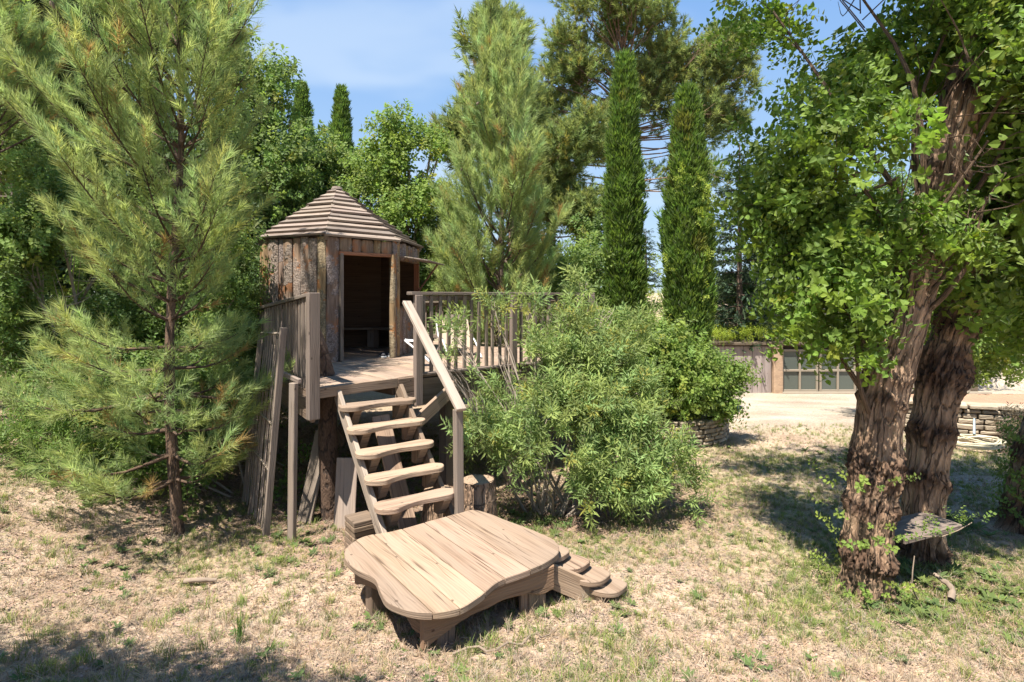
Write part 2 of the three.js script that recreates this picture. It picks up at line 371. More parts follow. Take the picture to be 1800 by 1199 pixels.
// points spread over the outer shell of soft, lumpy blobs
function blobSprays(blobs, n, { shell = 0.45, rise = 0.35, size = [0.8, 1.25], spread = 0.3, gap = 0.0, freq = 2.2, s = 1 } = {}) {
  const total = blobs.reduce((a, b) => a + b.r[0] * b.r[1], 0), list = [];
  for (const b of blobs) {
    const k = Math.round(n * b.r[0] * b.r[1] / total);
    for (let i = 0; i < k; i++) {
      const d = onSphere(), lump = 1 + 0.28 * noise2(d.x * freq + b.c.x, d.y * freq + b.c.y, s) + 0.2 * noise2(d.z * freq * 2 + b.c.z, d.y * freq * 2, s + 3);
      const r = (1 - shell * Math.pow(R(), 1.4)) * lump, p = V(d.x * b.r[0], d.y * b.r[1], d.z * (b.r[2] ?? b.r[0])).multiplyScalar(r).add(b.c);
      if (gap && noise2(p.x * 1.7, p.y * 1.7 + p.z * 1.3, s + 9) < gap - 1) continue;
      list.push({ p, d: d.clone().add(V(0, rise, 0)).add(onSphere().multiplyScalar(0.5)).normalize(), s: rr(...size), c: R() < 0.04 ? [1.35, 1.0, 0.7] : varied(spread) });
    }
  }
  return list;
}

// ---------- ground ----------
function ground(x, d) {
  let y = 0.85 * (1 - sstep(-0.2, 4.8, d));
  y += 1.3 * sstep(2.9, 7.9, -x) * sstep(3.2, 6.5, d + 0.25 * -x);
  y -= 0.16 * Math.exp(-((x - 0.2) ** 2 + (d - 7.4) ** 2) / 2.2);
  const right = sstep(2, 5, x);
  y -= sstep(9.5, 19.5, d) * 0.72 * right + (1 - right) * 0.2 * sstep(10, 20, d);
  y += right * 1.7 * sstep(20.3, 20.9, d) + 1.7 * right * sstep(20.7, 23, d);
  return y + 0.035 * fbm(x * 0.9, d * 0.9, 301, 3) * sstep(26, 8, d) + 0.012 * fbm(x * 5, d * 5, 305, 3) * sstep(12, 5, d);
}
const G = (x, d, up = 0) => V(x, ground(x, d) + up, -d);
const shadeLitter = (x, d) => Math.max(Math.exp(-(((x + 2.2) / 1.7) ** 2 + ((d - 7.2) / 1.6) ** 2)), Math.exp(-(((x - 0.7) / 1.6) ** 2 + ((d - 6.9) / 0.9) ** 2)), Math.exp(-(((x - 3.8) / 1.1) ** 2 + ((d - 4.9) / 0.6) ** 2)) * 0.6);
const greenness = (x, d) => clamp(sstep(0.0, 0.4, fbm(x * 0.7 + 3, d * 0.7, 311, 3) + 0.1) * 0.75 * (x > 0.5 ? 1 : 0.55) * sstep(13, 8, d) * sstep(4.6, 6, d + (x > 1 ? 1.2 : 0)) + 0.5 * Math.exp(-(((x - 3.3) / 1.6) ** 2 + ((d - 7.2) / 1.8) ** 2)) + 0.25 * sstep(0.1, 0.4, fbm(x * 1.5, d * 1.5, 315, 3)));
const gravelness = (x, d) => clamp(sstep(9.5, 12.5, d) * sstep(1, 3, x) * (0.75 + 0.6 * fbm(x * 0.6, d * 1.1, 321, 3)));
{
  const N = 420, pos = [], uv = [], col = [], idx = [];
  const warp = (s) => Math.sign(s) * (3.2 * Math.abs(s) + 9 * Math.abs(s) ** 2 + 220 * Math.abs(s) ** 7);
  for (let j = 0; j <= N; j++) for (let i = 0; i <= N; i++) {
    const x = 0.4 + warp(i / N * 2 - 1), d = 5.0 + warp(j / N * 2 - 1), y = ground(clamp(x, -40, 60), clamp(d, -20, 60));
    pos.push(x, y, -d); uv.push(x / 4, d / 4);
    let c = mix3([1.1, 1.05, 1.0], [0.76, 0.69, 0.63], sstep(0.08, 0.4, fbm(x * 1.1 + 9, d * 1.1, 337, 4)) * 0.8);
    c = mix3(c, [0.82, 1.02, 0.55], greenness(x, d) * 0.6);
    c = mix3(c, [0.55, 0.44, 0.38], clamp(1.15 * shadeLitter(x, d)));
    c = mix3(c, [1.18, 1.33, 1.5], gravelness(x, d) * clamp(0.75 + 0.9 * fbm(x * 0.8, d * 2.6, 345, 4)));
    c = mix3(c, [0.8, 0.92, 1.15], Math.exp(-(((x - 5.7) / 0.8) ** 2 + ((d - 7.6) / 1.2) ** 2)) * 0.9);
    c = mix3(c, [0.42, 0.55, 0.3], sstep(24, 40, d));
    const k = 1 + 0.2 * fbm(x * 1.3, d * 1.3, 331, 3);
    col.push(c[0] * k, c[1] * k, c[2] * k);
    if (i && j) { const a = j * (N + 1) + i; idx.push(a, a - N - 2, a - 1, a, a - N - 1, a - N - 2); }
  }
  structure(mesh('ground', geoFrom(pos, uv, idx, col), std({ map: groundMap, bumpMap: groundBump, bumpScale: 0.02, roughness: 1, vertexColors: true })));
}

// ---------- wooden deck with railings ----------
const DECK = 1.55;
const deckEdge = [[-2.07, 5.97], [-1.2, 6.93], [0, 7.92], [1.17, 8.56], [1.12, 10.8], [0.2, 12.2], [-2.4, 12.6], [-4.6, 11.3], [-4.5, 9.2], [-3.85, 8.63]];
const W3 = ([x, d], y) => V(x, y, -d);
seed(101);
const deck = thing('wooden_deck', 'raised weathered timber deck with railings carrying the little hut', 'deck');
{
  const th = 42 * Math.PI / 180, cs = Math.cos(th), sn = Math.sin(th);
  const inset = deckEdge.map(([x, d]) => [x, -d]);
  const loc = inset.map(([x, z]) => [x * cs - z * sn, x * sn + z * cs]);        // local x along u, z along v
  const lo = Math.min(...loc.map((p) => p[0])), hi = Math.max(...loc.map((p) => p[0]));
  for (let a = lo; a < hi; a += 0.128) {
    const poly = clipStrip(loc, 0, a + 0.003, Math.min(hi, a + 0.125));
    if (poly.length < 3) continue;
    const zs = poly.map((p) => p[1]); if (Math.max(...zs) - Math.min(...zs) < 0.1) continue;
    const g = slab(poly, 0.035, true, 0.003); g.rotateY(th); g.translate(0, DECK + rr(-0.003, 0.003), 0);
    mesh('deck_plank', g, pick(M.deck), deck);
  }
  // fascia beams under the edge
  const E = deckEdge, at = (i, t, y, out = 0) => { const a = E[i], b = E[(i + 1) % E.length], L = Math.hypot(b[0] - a[0], b[1] - a[1]); return V(lerp(a[0], b[0], t) + (b[1] - a[1]) / L * out, y, -(lerp(a[1], b[1], t) - (b[0] - a[0]) / L * out)); };
  mesh('step_board', beam(at(0, 0, DECK - 0.055, 0.02), at(0, 0.8, DECK - 0.055, 0.02), 0.04, 0.11, UP), M.tread[0], deck);
  mesh('fascia_beam', beam(at(0, 0.8, DECK - 0.17, 0.02), at(0, 1.0, DECK - 0.17, 0.02), 0.045, 0.32, UP), M.beam[3], deck);
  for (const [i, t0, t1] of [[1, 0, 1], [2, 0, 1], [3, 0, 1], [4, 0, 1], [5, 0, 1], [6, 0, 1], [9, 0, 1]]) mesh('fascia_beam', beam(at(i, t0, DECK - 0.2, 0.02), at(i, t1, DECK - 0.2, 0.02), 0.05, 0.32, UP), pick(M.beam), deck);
  for (const [i, t0, t1] of [[1, 0.02, 0.99], [2, 0.0, 1]]) mesh('edge_trim', beam(at(i, t0, DECK + 0.016, 0.03), at(i, t1, DECK + 0.016, 0.03), 0.03, 0.09, V(0, 0, 1)), M.rail[3], deck);
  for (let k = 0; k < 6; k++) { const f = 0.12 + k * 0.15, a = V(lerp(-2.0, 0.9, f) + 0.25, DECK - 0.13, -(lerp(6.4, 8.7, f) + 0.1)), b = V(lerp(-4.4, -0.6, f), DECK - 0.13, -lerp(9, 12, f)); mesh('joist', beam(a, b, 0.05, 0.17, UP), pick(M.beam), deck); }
  // posts under the deck
  const post = (x, d, top, w, m) => mesh('post', beam(G(x, d, -0.1), V(x, top, -d), w, w, V(0.75, 0, 0.66)), m, deck);
  post(0.02, 7.75, DECK - 0.05, 0.16, M.rail[1]); post(-0.85, 7.4, DECK - 0.1, 0.14, M.rail[0]); post(1.12, 8.62, DECK - 0.1, 0.14, M.rail[1]); post(-1.05, 10.2, DECK - 0.1, 0.14, M.rail[0]); post(0.3, 11.8, DECK - 0.1, 0.14, M.rail[0]); post(-3.7, 8.8, DECK - 0.1, 0.14, M.rail[0]);
  const log = new Tubes().add([G(-2.06, 6.5, -0.1), V(-2.1, 0.7, -6.5), V(-2.12, DECK - 0.04, -6.55)], 0.115, 0.1, 20, 24, (a, y) => 0.012 * fbm(a * 3, y * 4, 7, 3), () => [0.6, 0.52, 0.46]); log.build('log_post', M.pineBark, deck);
  mesh('brace', beam(V(-1.17, 1.0, -6.45), V(-0.68, 1.42, -7.05), 0.05, 0.16, UP), M.tread[1], deck);
  mesh('brace', beam(V(-2.25, 0.55, -7.6), V(-3.1, 1.4, -8.2), 0.05, 0.12, UP), M.beam[1], deck);
  // railings
  const railing = (a, b, hA, hB, step, w, { posts = [], bottom = false, lift = 0.0, t = 0.03, cap = 0.13 } = {}) => {
    const dir = b.clone().sub(a).normalize(), L = a.distanceTo(b), n = Math.round(L / step);
    mesh('top_rail', beam(a.clone().add(V(0, hA - 0.02, 0)).addScaledVector(dir, -0.06), b.clone().add(V(0, hB - 0.02, 0)).addScaledVector(dir, 0.05), 0.04, cap, dir.clone().cross(UP)), pick(M.rail), deck);
    mesh('sub_rail', beam(a.clone().add(V(0, hA - 0.075, 0)), b.clone().add(V(0, hB - 0.075, 0)), 0.035, 0.065, UP), pick(M.rail), deck);
    if (bottom) mesh('bottom_rail', beam(a.clone().add(V(0, lift, 0)), b.clone().add(V(0, lift, 0)), 0.05, 0.07, UP), M.rail[4], deck);
    for (let i = 1; i < n; i++) {
      const f = (i + rr(-0.12, 0.12)) / n, p = a.clone().lerp(b, f), tilt = rr(-0.012, 0.012), out = dir.clone().cross(UP).multiplyScalar(0.03);
      mesh('baluster', beam(p.clone().add(out).add(V(0, lift - 0.02, 0)), p.clone().add(out).add(V(tilt, lerp(hA, hB, f) - 0.045, tilt)), t, w * rr(0.9, 1.1), dir), pick(M.rail), deck);
    }
    for (const [f, top, low] of posts) { const p = a.clone().lerp(b, f), out = dir.clone().cross(UP).multiplyScalar(0.055); mesh('rail_post', beam(p.clone().add(out).add(V(0, low, 0)), p.clone().add(out).add(V(0, top, 0)), 0.075, 0.095, dir), M.rail[3], deck); }
  };
  const e = (i) => W3(E[i], DECK);
  const b0 = at(1, 0.0, DECK, 0);
  railing(b0, e(2), 1.02, 1.02, 0.118, 0.045, { posts: [[0.02, 0.98, -0.36], [0.985, 0.98, -0.35]], lift: 0.03 });
  railing(e(2), e(3), 1.02, 1.02, 0.118, 0.045, { posts: [[0.985, 0.98, -0.35]], lift: 0.03 });
  railing(e(3), e(4), 1.02, 0.98, 0.125, 0.045, { lift: 0.06, bottom: true });
  railing(e(4), e(5), 0.93, 0.9, 0.125, 0.045, { lift: 0.1, bottom: true });
  railing(e(5), e(6), 0.9, 0.86, 0.125, 0.045, { lift: 0.1, bottom: true });
  railing(at(9, 0.0, DECK, 0), at(9, 0.97, DECK, 0), 0.79, 1.0, 0.112, 0.046, { lift: -0.02, bottom: true, t: 0.022 });
  mesh('corner_post', beam(V(-2.075, DECK - 0.32, -5.93), V(-2.075, DECK + 1.0, -5.93), 0.095, 0.115, V(0.75, 0, -0.66)), M.rail[1], deck);
}

// ---------- hut ----------
seed(202);
const HC = [-2.95, 9.58];
const hut = thing('wooden_hut', 'small bark plank hut with pointed shingle board roof on the deck', 'hut', [HC[0], DECK + 0.004, -HC[1]]);
{
  const eave = [[-3.92, 8.7], [-2.69, 8.19], [-1.76, 9.05], [-1.63, 10.5], [-2.5, 11.2], [-3.7, 10.85], [-4.35, 9.75]].map(([x, d]) => [x - HC[0], -(d - HC[1])]);
  const wall = eave.map(([x, z]) => [x * 0.93, z * 0.93]), n = eave.length, H = 1.83;
  const slabPlank = (w, h, s, bulge = 0.028) => {      // half-round bark slab standing on y = 0, outside towards +z
    const nx = 8, ny = Math.max(4, Math.round(h / 0.05)), pos = [], uv = [], idx = [], ou = R(), ov = R();
    for (let j = 0; j <= ny; j++) for (let i = 0; i <= nx; i++) {
      const u = i / nx * 2 - 1, y = j / ny * h, wav = 0.006 * noise2(y * 3, s, 5) * Math.abs(u);
      pos.push(u * (w / 2) + wav, y, bulge * Math.sqrt(Math.max(0, 1 - u * u * 0.92)) + 0.007 * fbm(u * 3 + s, y * 9, 33, 3)); uv.push(ou + u * w / 2, ov + y);
      if (i && j) { const c = j * (nx + 1) + i; idx.push(c, c - nx - 2, c - nx - 1, c, c - 1, c - nx - 2); }
    }
    const k = pos.length / 3;                          // flat back and ends
    for (const [x, y] of [[-w / 2, 0], [w / 2, 0], [w / 2, h], [-w / 2, h]]) { pos.push(x, y, -0.03); uv.push(ou + x, ov + y); }
    idx.push(k, k + 2, k + 1, k, k + 3, k + 2);
    const rim = (a, b, c2, d2) => idx.push(a, b, c2, a, c2, d2);
    rim(0, ny * (nx + 1), k + 3, k); rim(nx, k + 1, k + 2, ny * (nx + 1) + nx); rim(0, k, k + 1, nx); rim(ny * (nx + 1), ny * (nx + 1) + nx, k + 2, k + 3);
    return geoFrom(pos, uv, idx);
  };
  const face = (i) => { const a = wall[i], b = wall[(i + 1) % n], L = Math.hypot(b[0] - a[0], b[1] - a[1]); return { a, b, L, ang: Math.atan2(-(b[1] - a[1]), b[0] - a[0]) }; };
  const putOn = (f, g, t, y = 0, out = 0) => { g.rotateY(f.ang); const nx = Math.sin(f.ang), nz = Math.cos(f.ang); g.translate(lerp(f.a[0], f.b[0], t) + nx * out, y, lerp(f.a[1], f.b[1], t) + nz * out); return g; };
  const run = (f, t0, t1, y0, y1) => {
    const L = f.L * (t1 - t0), k = Math.max(1, Math.round(L / 0.165));
    const cuts = [0]; for (let j = 1; j < k; j++) cuts.push((j + rr(-0.2, 0.2)) / k); cuts.push(1);
    for (let j = 0; j < k; j++) {
      const w = (cuts[j + 1] - cuts[j]) * L - 0.006, t = t0 + (t1 - t0) * (cuts[j] + cuts[j + 1]) / 2;
      mesh('wall_plank', putOn(f, slabPlank(w, y1 - y0 + rr(-0.015, 0.01), rr(0, 50)), t, y0, rr(-0.008, 0.012)), pick(M.slab), hut);
    }
    mesh('wall_lining', putOn(f, (() => { const g = plank(L, 0.02, y1 - y0); g.rotateX(Math.PI / 2); return g; })(), (t0 + t1) / 2, (y0 + y1) / 2, -0.045), pick(M.inner), hut);
  };
  for (let i = 0; i < n; i++) {
    const f = face(i);
    if (i === 1) {                                     // the door
      run(f, 0, 0.17, 0, H); run(f, 0.92, 1, 0, H); run(f, 0.17, 0.92, 1.63, H);
      const jamb = mesh('door_frame', putOn(f, beam(V(0, 0, 0), V(0, 1.6, 0), 0.11, 0.05, V(1, 0, 0)), 0.19, 0, 0.0), M.rail[4], hut);
      mesh('door_frame', putOn(f, slabPlank(0.09, 1.62, 9, 0.05), 0.925, 0, 0.03), M.slab[3], hut);
      mesh('door_frame', putOn(f, beam(V(-0.46, 0, 0), V(0.46, 0, 0), 0.1, 0.05, UP), 0.55, 1.605, 0.0), wood(woodMap, woodBump, [1.0, 0.55, 0.36]), hut);
      void jamb;
    } else if (i === 2) {                              // the serving hatch with its propped flap
      run(f, 0, 0.1, 0, H); run(f, 0.9, 1, 0, H); run(f, 0.1, 0.9, 0, 0.78); run(f, 0.1, 0.9, 1.55, H);
      mesh('window_frame', putOn(f, beam(V(0, 0.78, 0), V(0, 1.55, 0), 0.09, 0.04, V(1, 0, 0)), 0.885, 0, 0.01), wood(woodMap, woodBump, [0.75, 0.4, 0.27]), hut);
      mesh('window_frame', putOn(f, beam(V(-0.52, 0, 0), V(0.52, 0, 0), 0.1, 0.03, UP), 0.5, 0.785, 0.01), M.beam[2], hut);
      const nx = Math.sin(f.ang), nz = Math.cos(f.ang), P = (t, y, o) => V(lerp(f.a[0], f.b[0], t) + nx * o, y, lerp(f.a[1], f.b[1], t) + nz * o);
      for (let k = 0; k < 4; k++) mesh('flap_board', beam(P(0.02 + 0.02 * R(), 1.6 - k * 0.018, 0.1 + k * 0.115), P(0.97 + 0.03 * R(), 1.6 - k * 0.018, 0.1 + k * 0.115), 0.022, 0.112, V(nx, -0.16, nz)), pick(M.rail), hut);
      mesh('prop', beam(P(0.85, 1.02, 0.03), P(0.8, 1.53, 0.42), 0.03, 0.035, V(0, 0, 1)), wood(woodMap, woodBump, [0.5, 0.33, 0.25]), hut);
    } else run(f, 0, 1, 0, H);
  }
  // corner brackets under the eaves
  for (let i = 0; i < n; i++) { const [x, z] = eave[i]; mesh('rafter', beam(V(x * 0.96, H - 0.015, z * 0.96), V(x * 0.25, H + 0.68, z * 0.25), 0.05, 0.09, UP), M.rail[2], hut); }
  // roof: rows of lapped boards on every facet
  const ROWS = 11, rise = 0.97;
  for (let i = 0; i < n; i++) {
    const a = eave[i], b = eave[(i + 1) % n];
    for (let k = 0; k < ROWS; k++) {
      const s0 = 1 - k / ROWS * 0.95, s1 = 1 - (k + 1.12) / ROWS * 0.95, y = (s) => H + (1 - s) * rise, wob = rr(-0.014, 0.014), dy = rr(-0.006, 0.012);
      const up = 0.042, th = 0.032, ext = 1.0;
      const c = [[a, s0, up], [b, s0, up + wob], [b, s1, 0], [a, s1, 0]].map(([p, s, l]) => V(p[0] * s * ext, y(s) + l + dy, p[1] * s * ext));
      const pos = [], uv = [], idx = [], L = Math.hypot(b[0] - a[0], b[1] - a[1]) * s0, ou = R(), ov = R();
      const facN = c[1].clone().sub(c[0]).cross(c[3].clone().sub(c[0])).normalize(); if (facN.y < 0) facN.negate();
      const top = c, low = c.map((p) => p.clone().addScaledVector(facN, -th));
      const quad = (p, q, r, s, w) => { const o = pos.length / 3; for (const v of [p, q, r, s]) pos.push(v.x, v.y, v.z); uv.push(ou, ov, ou, ov + L / GV, ou + w / GU, ov + L / GV, ou + w / GU, ov); idx.push(o, o + 1, o + 2, o, o + 2, o + 3); };
      quad(top[0], top[1], top[2], top[3], 0.13); quad(low[1], low[0], low[3], low[2], 0.13); quad(low[0], low[1], top[1], top[0], th); quad(low[2], low[3], top[3], top[2], th); quad(low[3], low[0], top[0], top[3], th); quad(low[1], low[2], top[2], top[1], th);
      mesh('roof_board', geoFrom(pos, uv, idx), pick(M.roof), hut);
    }
  }
  mesh('roof_cap', (() => { const g = new THREE.CylinderGeometry(0.075, 0.1, 0.05, 7, 1); g.translate(0, H + rise - 0.015, 0); return g; })(), M.rail[1], hut);
  // benches inside
  for (const i of [3, 4, 5]) {
    const f = face(i), nx = Math.sin(f.ang), nz = Math.cos(f.ang), P = (t, y, o) => V(lerp(f.a[0], f.b[0], t) + nx * o, y, lerp(f.a[1], f.b[1], t) + nz * o);
    const seat = mesh('bench', beam(P(0.08, 0.36, -0.24), P(0.92, 0.36, -0.24), 0.03, 0.3, V(nx, 0, nz)), M.deck[2], hut);
    for (const t of [0.2, 0.8]) mesh('bench_leg', beam(P(t, 0, -0.3), P(t, 0.34, -0.3), 0.03, 0.12, V(f.b[0] - f.a[0], 0, f.b[1] - f.a[1]).normalize()), M.deck[1], seat);
  }
}

// ---------- stairs up to the deck ----------
const TH = 36 * Math.PI / 180;
const SO = [-0.82, 5.36];                               // middle of the landing's back edge
const toLocal = ([x, d]) => { const X = x - SO[0], Z = -(d - SO[1]); return [X * Math.cos(TH) - Z * Math.sin(TH), X * Math.sin(TH) + Z * Math.cos(TH)]; };
const LAND = 0.4;
seed(303);
const stairs = thing('staircase', 'five curved open wooden treads rising from the low platform to the deck', 'stairs', [SO[0], 0, -SO[1]], TH);
{
  const rise = (DECK - LAND) / 6;
  for (let k = 1; k <= 5; k++) {
    const y = DECK - rise * k, z = -0.1 - (5 - k) * 0.247, L = 0.84 + 0.015 * (5 - k), w = 0.255;
    const out = smoothLoop([[-L / 2, 0.02], [-L / 2 + 0.06, -w * 0.46], [-L / 4, -w * 0.5], [0.05, -w * 0.42], [L / 4, -w * 0.47], [L / 2 - 0.09, -w * 0.44], [L / 2, -0.02], [L / 2 - 0.07, w * 0.36], [L / 4, w * 0.36], [0.02, w * 0.26], [-L / 5, w * 0.42], [-L / 2 + 0.14, w * 0.56], [-L / 2 + 0.03, w * 0.36]].map(([x, q]) => [x + rr(-0.008, 0.008), q + rr(-0.006, 0.006)]), 64);
    const g = slab(out, 0.052, false, 0.007); g.translate(-0.02 + (k - 3) * -0.008, y, z);
    mesh('tread', g, pick(M.tread), stairs);
    for (const x of [-0.27, 0.25]) {                    // triangular brackets carrying the tread
      const s = new THREE.Shape([[-0.115, 0], [0.1, 0], [-0.03, -0.17], [-0.115, -0.17]].map(([a, b]) => new THREE.Vector2(a, b)));
      const b = new THREE.ExtrudeGeometry(s, { depth: 0.085, bevelEnabled: false }); const u = b.attributes.uv; for (let i = 0; i < u.count; i++) u.setXY(i, u.getX(i) / GU + k * 0.13, u.getY(i) / GV);
      b.rotateY(-Math.PI / 2); b.translate(x + 0.042, y - 0.053, z);
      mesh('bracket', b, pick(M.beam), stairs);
    }
  }
  for (const x of [-0.385, 0.34]) mesh('stringer', beam(V(x, LAND - 0.36, 0.2), V(x, DECK - 0.1, -1.3), 0.045, 0.15, UP), x < 0 ? M.pale[2] : M.beam[4], stairs);
  mesh('riser_board', beam(V(0.08, 0.0, -0.42), V(0.02, 1.2, -1.1), 0.025, 0.2, V(1, 0, 0)), M.tread[3], stairs);
  mesh('handrail_post', beam(V(0.37, LAND - 0.1, 0.0), V(0.37, LAND + 1.0, -0.02), 0.075, 0.08, V(1, 0, 0)), M.rail[4], stairs);
  mesh('handrail', beam(V(0.375, LAND + 1.0, 0.04), V(0.42, DECK + 0.9, -1.28), 0.04, 0.105, V(1, 0, 0)), M.pale[4], stairs);
}
// ---------- low platform ----------
seed(404);
const platform = thing('platform', 'low wavy edged plank platform on stubby legs at the stair foot', 'platform', [SO[0], 0, -SO[1]], TH);
const landingOutline = [[-1.30, 5.0], [-1.385, 4.82], [-1.36, 4.62], [-1.22, 4.42], [-1.03, 4.26], [-0.95, 4.09], [-0.85, 3.92], [-0.62, 3.8], [-0.38, 3.83], [-0.235, 3.99], [-0.1, 4.215], [0.087, 4.357], [0.273, 4.52], [0.385, 4.7], [0.375, 4.9], [0.205, 5.12], [-0.05, 5.36], [-0.22, 5.53], [-0.39, 5.63], [-0.51, 5.55], [-0.80, 5.33], [-1.07, 5.12]];
{
  const loop = smoothLoop(landingOutline.map(toLocal), 132), xs = loop.map((p) => p[0]), lo = Math.min(...xs), hi = Math.max(...xs), cuts = [lo - 0.01, lo + 0.2, lo + 0.375, lo + 0.63, lo + 0.86, lo + 1.1, hi + 0.01];
  for (let i = 0; i + 1 < cuts.length; i++) {
    const poly = clipStrip(loop, 0, cuts[i] + 0.004, cuts[i + 1] - 0.004);
    if (poly.length < 3) continue;
    const clean = poly.filter((p, k) => { const q = poly[(k + 1) % poly.length]; return Math.hypot(p[0] - q[0], p[1] - q[1]) > 1e-3; });
    const g = slab(clean, 0.052, true, 0.005); g.translate(0, LAND + rr(-0.003, 0.003), 0);
    mesh('plank', g, M.tread[(i * 2) % 5], platform);
  }
  const leg = (x, d, w, dd, m) => { const [a, c] = toLocal([x, d]), gy = ground(x, d) - 0.08; mesh('leg', beam(V(a, gy, c), V(a, LAND - 0.054, c), w, dd, V(1, 0, 0)), m, platform); };
  leg(-0.5, 4.06, 0.13, 0.15, M.beam[3]); leg(0.16, 4.58, 0.15, 0.17, M.beam[4]); leg(-1.08, 4.5, 0.12, 0.12, M.beam[1]); leg(-1.1, 4.98, 0.12, 0.12, M.beam[0]); leg(-0.35, 5.4, 0.12, 0.12, M.beam[0]);
  { const [a, c] = toLocal([0.1, 4.53]); mesh('leg_batten', beam(V(a - 0.03, ground(0.1, 4.5) - 0.05, c + 0.03), V(a - 0.03, LAND - 0.1, c + 0.03), 0.04, 0.07, V(1, 0, 0)), M.tread[1], platform); }
  const apron = (p0, p1, depth0, depthM, depth1, m) => {  // live-edge board standing under the planks
    const [ax, az] = toLocal(p0), [bx, bz] = toLocal(p1), L = Math.hypot(bx - ax, bz - az), pts = [new THREE.Vector2(0, 0), new THREE.Vector2(L, 0)];
    for (let i = 0; i <= 24; i++) { const t = 1 - i / 24, dp = t < 0.5 ? lerp(depth0, depthM, sstep(0, 0.42, t)) : lerp(depthM, depth1, sstep(0.6, 1, t)); pts.push(new THREE.Vector2(t * L, -dp - 0.015 * noise2(t * 9, 3, 8))); }
    const g = new THREE.ExtrudeGeometry(new THREE.Shape(pts), { depth: 0.035, bevelEnabled: true, bevelSize: 0.008, bevelThickness: 0.008, bevelOffset: -0.008, bevelSegments: 1 });
    const u = g.attributes.uv; for (let i = 0; i < u.count; i++) { const x = u.getX(i), y = u.getY(i); u.setXY(i, y / GU, x / GV); }
    g.translate(0, 0, -0.02); g.rotateY(Math.atan2(-(bz - az), bx - ax)); g.translate(ax, LAND - 0.056, az);
    mesh('apron', g, m, platform);
  };
  apron([-0.62, 3.89], [0.33, 4.6], 0.24, 0.135, 0.2, wood(woodMap, woodBump, [0.85, 0.66, 0.5], 0.008)); apron([-1.25, 4.58], [-0.62, 3.97], 0.14, 0.08, 0.2, wood(woodMap, woodBump, [0.7, 0.55, 0.42], 0.008));
  mesh('cross_beam', (() => { const [ax, az] = toLocal([-1.0, 4.6]), [bx, bz] = toLocal([-0.1, 5.25]); return beam(V(ax, LAND - 0.1, az), V(bx, LAND - 0.1, bz), 0.05, 0.09, UP); })(), M.beam[1], platform);
}
seed(505);
const steps = thing('step_flight', 'four short round ended wooden steps going down right of the low platform', 'steps', [SO[0], 0, -SO[1]], TH);
{
  const tips = [[0.535, 4.86], [0.7, 4.83], [0.865, 4.765], [1.0, 4.735]];
  tips.forEach((t, k) => {
    const [tx, tz] = toLocal(t), y = LAND - 0.075 * (k + 1), L = 0.78, w = 0.3;
    const out = smoothLoop([[0.02, 0], [0.015, -0.11], [-0.05, -0.22], [-0.14, -0.28], [-0.16, -L * 0.6], [-0.13, -L], [-w, -L], [-w, -L * 0.5], [-w, -0.12], [-w + 0.05, 0.0], [-0.16, 0.055], [-0.05, 0.04]].map(([a, b]) => [a + rr(-0.006, 0.006), b]), 60);
    const g = slab(out, 0.045, true, 0.006); g.translate(tx - 0.02, y, tz - 0.06); mesh('tread', g, pick(M.tread), steps);
    mesh('riser', beam(V(tx - 0.22, y - 0.075, tz - 0.12), V(tx - 0.22, y - 0.075, tz - L), 0.03, 0.06, UP), pick(M.beam), steps);
  });
  const [ax, az] = toLocal([0.28, 4.72]), [bx, bz] = toLocal([0.98, 4.86]);
  for (const o of [0.09, -0.45]) mesh('stringer', beam(V(ax - 0.02, LAND - 0.17, az + o - 0.04), V(bx - 0.12, -0.07, bz + o - 0.04), 0.045, 0.19, UP), M.tread[2], steps);
}

